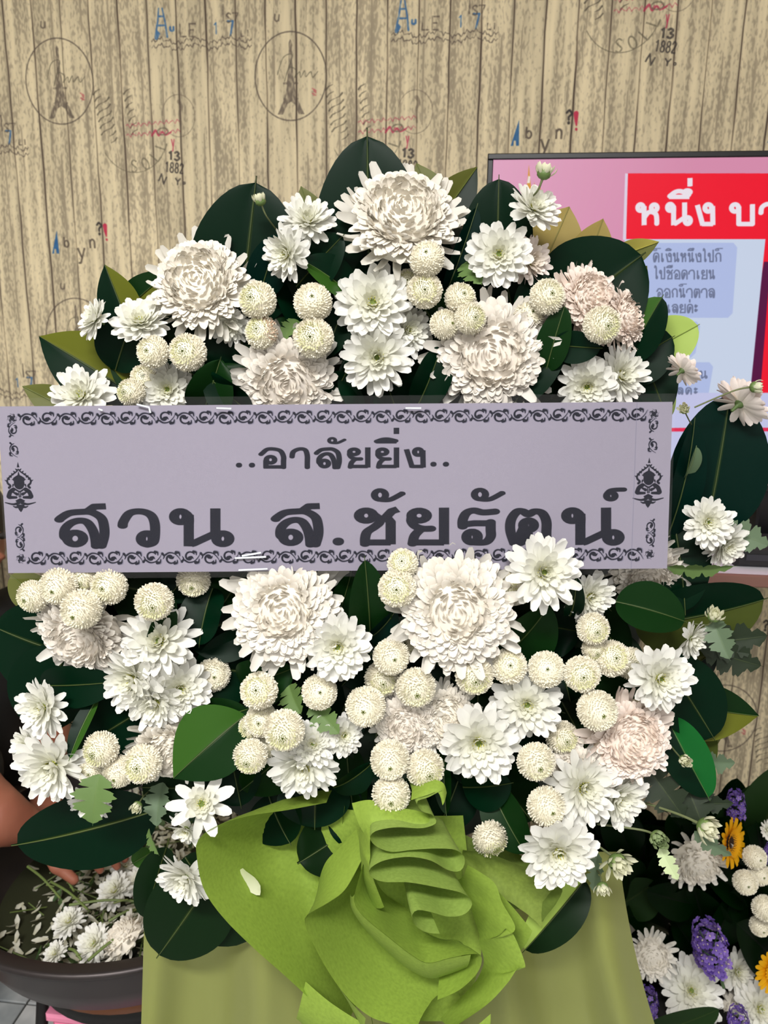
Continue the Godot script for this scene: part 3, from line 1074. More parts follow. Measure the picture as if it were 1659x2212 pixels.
func stamps(ink: Ink, x0: float, dy: float, flake: PackedByteArray) -> void:
	var k := 2048.0 / PAPER
	var to := func(x: float, y: float) -> Vector2: return Vector2((x0 + x - PAPER_X) * k, 2048.0 - (y + dy - PAPER_Y) * k)
	var text := func(str_: String, x: float, y: float, cw: float, ch: float, r: float, turn: float) -> void:
		var at: Vector2 = to.call(x, y)
		for i in str_.length():
			if str_[i] == " ":
				continue
			var off := i * cw * k * 1.22
			letter(ink, str_[i], func(p: Vector2) -> Vector2: return at + Vector2(off + p.x * cw * k, p.y * ch * k).rotated(turn), r)
	var bounds: Vector2 = to.call(0.24, 1.75)
	if bounds.y < -460 or bounds.y > 2500 or bounds.x < -330 or bounds.x > 2380:
		return
	var grey := Color8(92, 80, 70)
	var black := Color8(52, 46, 44)
	# tower in a ring
	var c: Vector2 = to.call(0.048, 1.80)
	ink.ring(c, 0.071 * k, 0.079 * k, 1.3, 1.0, 0, TAU, 48)
	ink.flush(grey, 0.85, flake, 0.25)
	var tower := []
	for q in [[0.0, -0.066], [0.003, -0.06], [0.0035, -0.03], [0.006, 0.0], [0.008, 0.02], [0.014, 0.042], [0.027, 0.068], [0.016, 0.068], [0.008, 0.05], [0.0, 0.045], [-0.008, 0.05], [-0.016, 0.068], [-0.027, 0.068], [-0.014, 0.042], [-0.008, 0.02], [-0.006, 0.0], [-0.0035, -0.03], [-0.003, -0.06]]:
		tower.append(c + Vector2(q[0], q[1]) * k)
	ink.poly(tower)
	for yy in [0.012, 0.04]:
		ink.seg(c + Vector2(-0.013, yy) * k, c + Vector2(0.013, yy) * k, 2.2, 2.2)
	ink.flush(grey, 0.75, flake, 0.6)
	# a word written across the ring
	var word := [Vector2(-0.026, 0.0), Vector2(-0.014, -0.03), Vector2(0.004, -0.034), Vector2(-0.006, -0.006), Vector2(-0.012, 0.012), Vector2(-0.002, -0.012), Vector2(0.012, -0.006), Vector2(0.008, 0.006), Vector2(0.018, -0.004), Vector2(0.02, 0.006), Vector2(0.028, -0.006), Vector2(0.03, 0.005), Vector2(0.04, -0.004), Vector2(0.044, 0.006), Vector2(0.054, -0.004)]
	var wr := []
	for q in word:
		wr.append(c + (q + Vector2(0.0, -0.004)) * k)
	ink.path(curve(wr, 5), 0.9, 0.9)
	ink.flush(Color8(96, 90, 72), 0.8, flake, 0.35)
	for q in 5:
		ink.seg(c + Vector2(0.043 + 0.003 * (q % 3), 0.022 + 0.003 * q) * k, c + Vector2(0.05 - 0.003 * (q % 2), 0.026 + 0.002 * q) * k, 1.4, 1.4)
	ink.flush(Color8(190, 84, 92), 0.75, flake, 0.3)
	# wavy cancelling lines
	for i in 7:
		for j in 3:
			var p: Vector2 = to.call(0.118 + j * 0.032 + i * 0.002, 1.775 - i * 0.0125 - (j % 2) * 0.006)
			ink.path([p, p + Vector2(5, -6) * (1.0 if j != 1 else -1.0), p + Vector2(14, -10) * (1.0 if j != 1 else Vector2(1, -1).y)], 1.8, 0.6)
	ink.flush(Color8(84, 76, 62), 0.8, flake, 0.35)
	# a small round postmark
	var d: Vector2 = to.call(0.293, 1.733)
	ink.ring(d, 0.034 * k, 0.039 * k, 0.9, 1.0, 0, TAU, 36)
	ink.path(curve([d + Vector2(2, -28), d + Vector2(8, -18), d + Vector2(2, -4), d + Vector2(4, 20)], 4), 4.0, 2.0)
	ink.flush(Color8(110, 96, 82), 0.6, flake, 0.4)
	# red handwriting
	for row in 2:
		var hand := []
		for i in 26:
			hand.append(to.call(0.182 + i * 0.0045, 1.716 - row * 0.018 + 0.004 * sin(i * 2.4) + i * 0.0003))
		ink.path(hand, 0.9, 0.9)
	ink.flush(Color8(186, 70, 92), 0.7, flake, 0.6)
	ink.path(curve([to.call(0.236, 1.697), to.call(0.244, 1.707), to.call(0.25, 1.697), to.call(0.258, 1.704), to.call(0.264, 1.698), to.call(0.276, 1.703)], 4), 2.0, 1.6)
	text.call("y", 0.276, 1.69, 0.006, 0.022, 1.2, 0.0)
	ink.flush(Color8(188, 48, 84), 0.85, flake, 0.2)
	# lettered arc and the date
	var arc: Vector2 = to.call(0.197, 1.706)
	ink.ring(arc, 0.072 * k, 0.078 * k, 0.9, 1.0, 0.5, 2.6, 24)
	for q in [["O", 0.02], ["L", 0.42], ["L", 0.78], ["O", 1.2], ["S", 1.6]]:
		var a: float = q[1]
		var mid := arc + Vector2(cos(a) * 0.062, sin(a) * 0.066) * k
		letter(ink, q[0], func(p: Vector2) -> Vector2: return mid + ((p - Vector2(0.5, 0.5)) * Vector2(15, 24)).rotated(a - PI / 2 - 0.1), 1.5)
	ink.flush(Color8(112, 104, 84), 0.8, flake, 0.3)
	text.call("13", 0.268, 1.667, 0.011, 0.0155, 2.2, 0.06)
	text.call("1882", 0.261, 1.6475, 0.0085, 0.0185, 1.5, 0.1)
	text.call("N", 0.252, 1.625, 0.013, 0.015, 1.6, 0.5)
	text.call("Y", 0.281, 1.617, 0.011, 0.013, 1.6, 0.1)
	text.call(".", 0.294, 1.612, 0.01, 0.01, 1.2, 0.0)
	ink.flush(black, 0.85, flake, 0.2)
	# blue tower and block letters
	var e: Vector2 = to.call(0.265, 1.876)
	for q in [[-0.012, 0.0, -0.003, -0.05], [0.012, 0.0, 0.004, -0.05], [-0.008, -0.02, 0.008, -0.02], [-0.005, -0.036, 0.006, -0.036]]:
		ink.path([e + Vector2(q[0], q[1]) * k, e + Vector2((q[0] + q[2]) / 2 + 0.001, (q[1] + q[3]) / 2) * k, e + Vector2(q[2], q[3]) * k], 2.2, 1.5)
	ink.poly([e + Vector2(-0.014, 0.004) * k, e + Vector2(-0.008, -0.012) * k, e + Vector2(-0.002, -0.006) * k, e + Vector2(-0.008, 0.006) * k])
	text.call("7", 0.398, 1.9, 0.012, 0.026, 2.0, 0.0)
	text.call("1", 0.37, 1.898, 0.01, 0.02, 1.2, 0.0)
	text.call("u", 0.283, 1.893, 0.008, 0.007, 2.2, 0.0)
	ink.flush(Color8(44, 100, 158), 0.85, flake, 0.35)
	text.call("LE", 0.302, 1.898, 0.0155, 0.0225, 1.5, 0.02)
	text.call("SJ", 0.396, 1.914, 0.011, 0.016, 1.6, 0.0)
	text.call("T", 0.408, 1.914, 0.012, 0.014, 1.4, 0.0)
	text.call("I", 0.386, 1.93, 0.01, 0.03, 1.8, 0.0)
	text.call("LI", 0.425, 1.884, 0.008, 0.011, 1.3, 0.0)
	for row in 2:
		var scr := []
		for i in 60:
			scr.append(to.call(0.245 + i * 0.0034, 1.868 - row * 0.011 + 0.005 * sin(i * 1.9) * sin(i * 0.7) + 0.004 * sin(i * 0.31)))
		ink.path(scr, 1.1, 1.1)
	ink.flush(grey, 0.8, flake, 0.55)
	# letters falling past one another
	var a0: Vector2 = to.call(0.013, 1.492)
	ink.poly([a0 + Vector2(-9, 24), a0 + Vector2(6, -26), a0 + Vector2(8, 24), a0 + Vector2(2, 24), a0 + Vector2(1, 14), a0 + Vector2(-3, 14), a0 + Vector2(-4, 24)])
	ink.flush(Color8(30, 92, 150), 0.95, flake, 0.1)
	text.call("b", 0.032, 1.503, 0.013, 0.02, 1.8, 0.0)
	text.call("y", 0.061, 1.481, 0.017, 0.03, 2.1, 0.0)
	text.call("n", 0.089, 1.498, 0.012, 0.017, 2.0, 0.0)
	ink.flush(Color8(84, 72, 62), 0.9, flake, 0.2)
	text.call("?", 0.106, 1.531, 0.012, 0.023, 2.2, 0.0)
	ink.flush(black, 0.95, flake, 0.1)
	var b0: Vector2 = to.call(0.125, 1.514)
	ink.path([b0 + Vector2(0, -12), b0 + Vector2(1, 2), b0 + Vector2(2, 10)], 5.0, 1.6)
	ink.seg(b0 + Vector2(2, 17), b0 + Vector2(2.5, 18), 2.4, 2.4)
	ink.flush(Color8(196, 38, 74), 0.95, flake, 0.1)
	text.call("u", 0.018, 1.41, 0.01, 0.012, 1.5, 0.1)
	ink.flush(grey, 0.8, flake, 0.2)


# ------------------------------------------------------------------ what the television shows
func screen_print(x0: float, y1: float, wide: float, high: float) -> ImageTexture:
	var w := 1240
	var h := 700
	var ink := Ink.new(w, h)
	for y in h:
		for x in w:
			var i := (y * w + x) * 3
			var f := clampf(float(x) / 420.0, 0.0, 1.0)
			ink.px[i] = int(lerpf(236, 226, f))
			ink.px[i + 1] = int(lerpf(172, 150, f) - 10.0 * y / h)
			ink.px[i + 2] = int(lerpf(202, 182, f))
	var to := func(x: float, y: float) -> Vector2:
		var p := on_z(x, y, TV_Z)
		return Vector2((p.x - x0) / wide * w, (y1 - p.y) / high * h)
	var shape := func(list: Array, col: Color, op := 1.0) -> void:
		var pts := []
		for q in list:
			pts.append(to.call(q[0], q[1]))
		ink.poly(pts)
		ink.flush(col, op)
	# golden spires
	for q in [[1142, 355, 440, 8], [1166, 395, 440, 7], [1154, 392, 440, 9]]:
		shape.call([[q[0], q[1]], [q[0] + 2, q[1] + 22], [q[0] + q[3], q[2]], [q[0] - q[3], q[2]], [q[0] - 2, q[1] + 22]], Color8(226, 160, 60))
		shape.call([[q[0] - 1, q[1] + 24], [q[0] + 3, q[1] + 26], [q[0] + 2, q[1] + 40], [q[0] - 4, q[1] + 40]], Color8(250, 240, 226))
	# the red ground, its slanting page and the page's shade
	shape.call([[1352, 374], [2300, 374], [2300, 860], [1352, 1046]], Color8(255, 22, 50))
	shape.call([[1650, 565], [1664, 565], [1640, 870], [1596, 870]], Color8(92, 14, 70))
	shape.call([[1349, 516], [1653, 516], [1600, 1050], [1340, 1050]], Color8(212, 224, 246))
	shape.call([[1350, 374], [1356, 374], [1352, 518], [1345, 518]], Color8(235, 220, 240))
	for q in [[1360, 524, 1592, 686], [1350, 694, 1512, 772], [1340, 782, 1540, 862]]:
		shape.call([[q[0], q[1] + 10], [q[0] + 10, q[1]], [q[2] - 8, q[1]], [q[2], q[1] + 10], [q[2] - 10, q[3] - 10], [q[2] - 20, q[3]], [q[0] + 10, q[3]], [q[0], q[3] - 10]], Color8(186, 200, 242))
	# the band below with its pale panel
	shape.call([[1352, 848], [2300, 848], [2300, 1034], [1352, 1034]], Color8(206, 208, 244))
	shape.call([[1352, 924], [2300, 922], [2300, 930], [1352, 932]], Color8(238, 50, 90))
	shape.call([[1352, 1030], [2300, 1028], [2300, 1036], [1352, 1038]], Color8(238, 50, 90))
	shape.call([[1352, 1038], [2300, 1036], [2300, 1060], [1352, 1060]], Color8(240, 170, 190))
	# the headline
	run_of(ink, [["ห", 1372, 1428, 436, 488], ["น", 1436, 1496, 436, 488], ["ึ", 1440, 1494, 407, 430], ["่", 1485, 1495, 384, 402], ["ง", 1500, 1545, 436, 488], ["บ", 1574, 1632, 436, 488], ["า", 1640, 1676, 436, 488], ["ท", 1690, 1740, 436, 488]], to, 5.2, 4.6, 1.02)
	ink.flush(Color8(250, 240, 250))
	# grey lines of a message
	var lines := [["ด", "้", "เ", "ง", "ิ", "น", "ห", "น", "ึ", "ง", "ไ", "ป", "ก", "็"], ["ไ", "ป", "ซ", "ื", "อ", "ค", "า", "เ", "ย", "น"], ["อ", "อ", "ก", "น", "้", "า", "ต", "า", "ล"], ["เ", "ล", "ย", "ค", "่", "ะ"]]
	var at := [[1410, 545, 566], [1412, 582, 603], [1418, 622, 643], [1440, 656, 676]]
	for r in 4:
		var x: float = at[r][0]
		var list := []
		for ch in lines[r]:
			if ch in ["้", "ิ", "ึ", "ื", "็", "่"]:
				list.append([ch, x - 17, x - 2, at[r][1] - 10, at[r][1] - 3])
			else:
				var cw := 11.0 if ch in ["เ", "ะ", "ไ"] else 16.0
				list.append([ch, x, x + cw - 2.0, at[r][1], at[r][2]])
				x += cw
		run_of(ink, list, to, 1.5, 1.4, 1.02)
	run_of(ink, [["ฐ", 1482, 1494, 800, 818], ["า", 1496, 1508, 800, 818], ["น", 1510, 1528, 800, 818], ["ล", 1462, 1476, 836, 852], ["ค", 1480, 1494, 836, 852], ["ะ", 1498, 1508, 836, 852]], to, 1.5, 1.4, 1.02)
	ink.flush(Color8(108, 116, 146), 0.9)
	return ink.texture()


# ------------------------------------------------------------------ the flowers of the wreath
# kind, picture place, radius in pixels, how far it faces right and up, height above the wreath's plane, label
func flower_list() -> Array:
	return [
		# big domes
		["M", 440, 625, 106, -0.05, 0.25, 0.0, "large ivory domed chrysanthemum at the wreath's upper left, over two side-by-side buttons"],
		["M", 868, 488, 120, 0.1, 0.4, 0.01, "largest ivory domed chrysanthemum at the top, just below the pointed top leaf"],
		["M", 622, 822, 108, 0.1, -0.3, -0.005, "loose-petalled domed chrysanthemum cut off by the banner's top edge, below the pair of stacked buttons"],
		["M", 1058, 766, 122, -0.05, -0.1, 0.0, "ivory domed chrysanthemum touching the banner's top edge, under three clustered buttons"],
		["M", 1262, 655, 78, 0.45, 0.25, 0.0, "pinkish domed chrysanthemum near the television, beside a single round button"],
		["M", 1340, 690, 66, 0.8, 0.2, -0.01, "ragged pinkish chrysanthemum facing the television screen's pale page"],
		["M", 1392, 1228, 80, 0.1, -0.6, -0.005, "domed chrysanthemum peeping out below the banner's lower right corner"],
		["M", 188, 1358, 106, -0.2, -0.5, 0.02, "hanging domed chrysanthemum at the lower left, carrying five cream buttons on top"],
		["M", 375, 1602, 84, 0.1, -0.4, 0.015, "dim domed chrysanthemum under the daisy cluster, partly behind a folded green leaf"],
		["M", 622, 1312, 122, -0.05, 0.05, 0.035, "large ivory domed chrysanthemum just under the banner's middle, round and flat-faced"],
		["M", 984, 1312, 130, 0.0, 0.05, 0.05, "largest ivory domed chrysanthemum overlapping the banner's lower edge"],
		["M", 884, 1558, 76, -0.2, -0.1, 0.03, "left one of two merged domed chrysanthemums, under the oval cream button"],
		["M", 958, 1545, 70, 0.2, 0.1, 0.03, "right one of two merged domed chrysanthemums, above the white daisy facing front"],
		["M", 1352, 1590, 92, 0.2, 0.1, 0.03, "big fluffy pinkish chrysanthemum at the lower right, partly under a round button"],
		["M", 1240, 1660, 60, -0.3, 0.2, 0.03, "fluffy white chrysanthemum with curled upright petals, left of the big fluffy pinkish one"],
		# daisies
		["D", 207, 690, 48, -0.85, 0.5, 0.03, "small white daisy seen from its side against the wallpaper, at the wreath's far left"],
		["D", 303, 698, 64, 0.1, 0.75, 0.02, "white daisy tilted upwards, left of the upper left dome"],
		["D", 498, 702, 48, 0.1, -0.5, 0.0, "crumpled white daisy tucked under the upper left dome"],
		["D", 178, 858, 74, -0.1, 0.4, 0.01, "broad-petalled white daisy half hidden by the banner's top left corner"],
		["D", 362, 842, 62, 0.2, 0.1, 0.0, "white daisy behind two buttons, cut by the banner's top edge at the left"],
		["D", 665, 480, 64, 0.15, 0.55, 0.02, "white daisy tilted upwards, between the two round top leaves"],
		["D", 622, 548, 62, -0.7, -0.25, 0.03, "white daisy turned sideways under the up-tilted daisy near the top"],
		["D", 806, 655, 84, 0.0, 0.1, 0.02, "white daisy with a yellow green eye, upper one of a pair under the top dome"],
		["D", 815, 772, 84, 0.0, -0.1, 0.015, "white daisy with a yellow green eye, lower one of a pair, reaching the banner"],
		["D", 880, 715, 58, 0.5, 0.0, 0.0, "smaller daisy with a greenish eye squeezed in right of the central daisy pair"],
		["D", 1078, 550, 72, -0.15, -0.05, 0.02, "crisp white daisy right of the top dome, facing the room"],
		["D", 1142, 565, 56, 0.6, -0.1, 0.0, "pinkish daisy close behind the crisp daisy, turned towards the television"],
		["D", 1152, 452, 62, 0.35, 0.55, 0.03, "white daisy in front of the television's left edge, tilted upwards"],
		["D", 1268, 835, 66, -0.2, -0.25, 0.01, "white daisy with a green eye cut by the banner's top edge at the right"],
		["D", 1338, 812, 68, 0.35, 0.1, 0.0, "frilly white daisy above the banner's right end, beside the dark leaves"],
		["D", 1528, 1128, 58, -0.1, 0.1, 0.03, "white daisy right of the banner, upper one of a hanging pair"],
		["D", 1566, 1176, 54, 0.4, -0.45, 0.01, "white daisy right of the banner, lower one of a hanging pair above the shelf"],
		["D", 345, 1385, 80, 0.0, 0.4, 0.03, "topmost white daisy of the tight cluster at the left, under a single button"],
		["D", 292, 1466, 78, -0.45, -0.1, 0.035, "left white daisy of the tight cluster, petals reaching over the dark leaves"],
		["D", 388, 1488, 66, 0.4, 0.0, 0.03, "right white daisy of the tight cluster, with a dark green eye"],
		["D", 335, 1514, 66, -0.05, -0.35, 0.04, "lowest white daisy of the tight cluster at the left"],
		["D", 95, 1528, 66, -0.35, 0.05, 0.03, "narrow white daisy at the wreath's left edge, facing the person"],
		["D", 60, 1612, 46, -0.5, 0.2, 0.01, "half hidden daisy at the far left, behind a narrow hanging leaf"],
		["D", 115, 1652, 86, -0.05, -0.1, 0.03, "large white daisy at the lower left above the big drooping leaf"],
		["D", 196, 1730, 48, -0.1, -0.5, 0.0, "small shaded daisy behind the lobed green leaf at the lower left"],
		["D", 436, 1736, 70, 0.15, 0.5, 0.06, "sparse white daisy with a few long petals, at the left corner of the green fabric"],
		["D", 404, 1790, 46, -0.3, -0.4, 0.045, "small daisy hanging under the sparse daisy beside the fabric wing"],
		["D", 402, 1895, 66, -0.3, -0.35, 0.03, "drooping daisy half behind the left edge of the green fabric wing"],
		["D", 730, 1396, 76, 0.0, 0.05, 0.06, "crisp white daisy with a dark green eye, just under the flat-faced middle dome"],
		["D", 1174, 1236, 88, 0.0, 0.15, 0.075, "white daisy lying over the banner's lower edge at the right"],
		["D", 1272, 1288, 60, 0.35, -0.1, 0.03, "pale daisy turned sideways below the banner's lower edge, right of the overlapping daisy"],
		["D", 1424, 1464, 74, 0.15, 0.05, 0.05, "white daisy with a green eye at the right side, facing the room"],
		["D", 1492, 1380, 46, 0.75, -0.3, 0.03, "half daisy showing its petals beyond a dark leaf at the right"],
		["D", 1138, 1522, 80, -0.05, 0.2, 0.04, "broad-petalled daisy with a green eye below the row of three buttons"],
		["D", 1034, 1602, 88, -0.05, 0.0, 0.05, "large crisp daisy with a green eye low in the middle, right of the merged domes"],
		["D", 1258, 1700, 84, 0.2, 0.2, 0.05, "white daisy with a yellow heart at the lower right, biggest petals pointing right"],
		["D", 1332, 1720, 74, 0.4, -0.1, 0.03, "white daisy at the lower right, its pointed petals against the dark leaves"],
		["D", 1206, 1838, 84, -0.05, -0.1, 0.07, "lowest white daisy at the right, just above the fabric's right wing"],
		["D", 656, 1650, 82, 0.0, -0.25, 0.04, "shaggy white daisy above the fabric's left wing, lowest in its clump"],
		["D", 676, 1606, 56, 0.15, 0.3, 0.045, "small-eyed daisy right of the round buttons in the lower left middle"],
		["D", 742, 1588, 46, 0.5, 0.2, 0.035, "outermost little daisy of the clump beside the lobed leaf, facing right"],
		# buttons
		["P", 557, 649, 40, -0.35, 0.05, 0.035, "cream button with a green heart touching the right side of the upper left dome"],
		["P", 565, 718, 36, -0.3, 0.2, 0.03, "browned cream button below the one touching the upper left dome"],
		["P", 331, 760, 35, -0.25, 0.0, 0.035, "left button of two side by side under the up-tilted left daisy"],
		["P", 406, 762, 40, -0.1, 0.0, 0.03, "right button of two side by side under the upper left dome, with green dot"],
		["P", 284, 848, 30, -0.4, 0.0, 0.015, "small cream button just above the banner, left of the half hidden daisy"],
		["P", 314, 818, 32, 0.1, 0.2, 0.0, "pale button behind the small button above the banner's left half"],
		["P", 922, 560, 37, -0.1, 0.3, 0.045, "cream button in front of the top dome's lower right side"],
		["P", 917, 628, 38, 0.0, -0.1, 0.035, "cream button with a speckled green heart, below the one on the top dome"],
		["P", 882, 612, 30, -0.1, 0.1, 0.01, "greenish white button half hidden left of the speckled-hearted button"],
		["P", 676, 654, 41, 0.05, 0.25, 0.035, "upper button of the stacked pair left of the central daisies"],
		["P", 677, 730, 43, -0.1, -0.05, 0.035, "lower button of the stacked pair left of the central daisies"],
		["P", 994, 645, 34, 0.3, 0.3, 0.02, "topmost of three clustered buttons above the right dome"],
		["P", 960, 701, 32, 0.75, 0.0, 0.03, "side-turned button, leftmost of three above the right dome"],
		["P", 1016, 688, 34, 0.35, -0.05, 0.04, "front button of three sitting on the right dome"],
		["P", 1182, 641, 38, 0.2, 0.1, 0.03, "single round button left of the pinkish dome near the television"],
		["P", 1144, 680, 34, 0.1, 0.1, 0.01, "dim button lying behind the right dome's upper edge"],
		["P", 1300, 702, 40, 0.2, -0.2, 0.045, "cream button in front of the two pinkish flowers near the television"],
		["P", 72, 1288, 35, -0.35, -0.2, 0.05, "leftmost of the five buttons below the banner's left end"],
		["P", 128, 1266, 40, -0.05, -0.2, 0.055, "second from the left of the five buttons below the banner's left end"],
		["P", 181, 1250, 32, 0.0, -0.3, 0.04, "small back button of the five below the banner's left end"],
		["P", 236, 1267, 39, -0.15, 0.0, 0.05, "rightmost of the five buttons below the banner's left end"],
		["P", 176, 1316, 43, -0.15, -0.3, 0.075, "front and lowest of the five buttons below the banner's left end"],
		["P", 333, 1300, 41, 0.2, -0.2, 0.06, "single tall button on top of the tight daisy cluster"],
		["P", 418, 1254, 36, 0.1, -0.5, 0.02, "shaded button half under the banner's lower edge, left of the middle dome"],
		["P", 461, 1457, 36, 0.3, 0.1, 0.0, "dim button in the shade right of the tight daisy cluster"],
		["P", 219, 1618, 38, -0.3, -0.1, 0.045, "upper left of four buttons at the lower left"],
		["P", 200, 1666, 31, 0.0, 0.1, 0.025, "lower left, dimmest of four buttons at the lower left"],
		["P", 258, 1666, 34, -0.1, -0.3, 0.04, "lower middle of four buttons at the lower left"],
		["P", 308, 1650, 41, -0.05, 0.1, 0.05, "rightmost of four buttons at the lower left, green-hearted"],
		["P", 870, 1218, 33, -0.1, 0.4, 0.065, "greenish button overlapping the banner's lower scroll border"],
		["P", 858, 1271, 41, -0.05, 0.1, 0.075, "cream button left of the big overlapping dome, just under the greenish one"],
		["P", 1090, 1268, 41, -0.2, 0.2, 0.045, "yellowish button between the big overlapping dome and the daisy over the banner"],
		["P", 872, 1385, 36, 0.1, 0.1, 0.01, "dim button tucked behind the big overlapping dome's lower left"],
		["P", 845, 1418, 39, 0.25, 0.05, 0.06, "cream button right of the crisp middle daisy"],
		["P", 826, 1466, 38, 0.1, -0.1, 0.035, "shaded button under the one right of the crisp middle daisy"],
		["P", 898, 1485, 43, 0.1, -0.25, 0.06, "oval cream button sitting on the two merged domes"],
		["P", 790, 1526, 43, -0.1, 0.0, 0.055, "cream button left of the merged domes, standing alone"],
		["P", 1025, 1459, 41, 0.0, -0.15, 0.06, "left button of the row of three below the big overlapping dome"],
		["P", 1100, 1439, 38, -0.05, 0.35, 0.05, "middle button of the row of three, yellowish on top"],
		["P", 1180, 1446, 39, -0.1, 0.3, 0.05, "right button of the row of three, above the broad-petalled daisy"],
		["P", 1281, 1358, 35, 0.1, -0.05, 0.055, "white button with a dark heart, uppermost of the right-hand button cluster"],
		["P", 1284, 1402, 27, 0.1, -0.3, 0.045, "smallest button of the right-hand cluster, under the dark-hearted one"],
		["P", 1320, 1422, 39, 0.1, 0.3, 0.045, "cream button with a green top in the right-hand cluster, left of the green-eyed daisy"],
		["P", 1360, 1432, 34, 0.2, 0.1, 0.015, "button half hidden behind the right-hand green-eyed daisy"],
		["P", 1257, 1456, 39, -0.1, 0.05, 0.06, "lowest button of the right-hand cluster, dark green heart"],
		["P", 1290, 1535, 43, 0.15, 0.0, 0.07, "round button in front of the big fluffy pinkish chrysanthemum"],
		["P", 1214, 1592, 35, 0.2, 0.0, 0.03, "pale button half behind the broad-petalled daisy at the lower right"],
		["P", 1158, 1645, 41, 0.15, -0.15, 0.065, "round button right of the large crisp daisy low in the middle"],
		["P", 1180, 1741, 41, 0.25, 0.0, 0.065, "button above the lowest right daisy, half against dark leaves"],
		["P", 1058, 1811, 38, 0.5, -0.5, 0.03, "lone side-turned button right of the fabric ruffle"],
		["P", 560, 1492, 40, -0.05, 0.35, 0.055, "green-topped button in the left middle, above the light lobed leaf"],
		["P", 690, 1495, 38, 0.15, 0.3, 0.045, "button hanging under the crisp middle daisy"],
		["P", 614, 1577, 44, 0.05, -0.15, 0.075, "big front button of the clump in the lower left middle"],
		["P", 566, 1556, 36, -0.1, 0.1, 0.04, "pale button behind the big front one in the lower left middle"],
		["P", 543, 1572, 28, -0.5, 0.1, 0.03, "small green-centred button at the left edge of the lower left middle clump"],
		["P", 541, 1633, 37, -0.1, -0.2, 0.055, "lowest button of the clump in the lower left middle"],
		["P", 572, 1608, 30, 0.0, 0.0, 0.02, "button mostly hidden between the big front one and the lowest one"],
		["P", 842, 1641, 42, 0.05, -0.15, 0.07, "left button of the trio above the fabric ruffle"],
		["P", 918, 1660, 41, 0.3, -0.1, 0.065, "right button of the trio above the fabric ruffle, green at its side"],
		["P", 845, 1716, 41, 0.0, -0.2, 0.07, "lowest button of the trio, resting on the fabric ruffle"],
	]


# buds: picture place, radius, direction it points right/up/out, height, how open, how green, where its stem starts, label
func bud_list() -> Array:
	return [
		[562, 432, 15, -0.25, 0.9, 0.3, 0.03, 0.15, 0.0, [600, 500, 0.0], "small closed white bud in front of the round upper left leaf"],
		[1176, 372, 19, 0.25, 1.0, 0.1, 0.05, 0.45, 0.0, [1142, 432, 0.02], "half open white bud on a thin stem in front of the television's top edge"],
		[296, 1742, 13, -0.1, -0.3, 1.0, 0.04, 0.1, 0.0, [320, 1710, 0.0], "tiny white bud among dark leaves at the lower left, right of the lobed leaf"],
		[1543, 1330, 17, 0.0, 0.9, 0.6, 0.05, 0.3, 0.0, [1500, 1348, 0.02], "white bud at the right side above a hanging grey green leaf"],
		[1480, 1643, 15, 0.0, 0.2, 1.0, 0.05, 0.0, 0.0, [1440, 1600, 0.0], "round white bud on a bright green leaf at the lower right"],
		[1526, 1788, 24, 0.6, -0.1, 0.8, 0.06, 0.5, 0.0, [1380, 1730, 0.0], "half open white bud beside the yellow flower at the lower right"],
		[1302, 1918, 15, 0.0, -0.6, 0.8, 0.06, 0.4, 0.0, [1290, 1880, 0.03], "small bud hanging under the little open flower at the lower right"],
		[1423, 1812, 21, 0.0, 0.1, 1.0, 0.06, 0.0, 0.85, [1290, 1780, 0.02], "closed green bud above a pale narrow leaf at the lower right"],
		[1632, 836, 15, 0.9, 0.0, 0.5, 0.06, 0.05, 0.1, [1500, 880, 0.03], "pinkish round bud on a long thin stem before the television's red stripe"],
		[1478, 884, 12, -0.4, 0.3, 0.8, 0.05, 0.2, 0.0, [1500, 930, 0.0], "tiny cream bud on the dark leaf, touching the banner's right end"],
	]


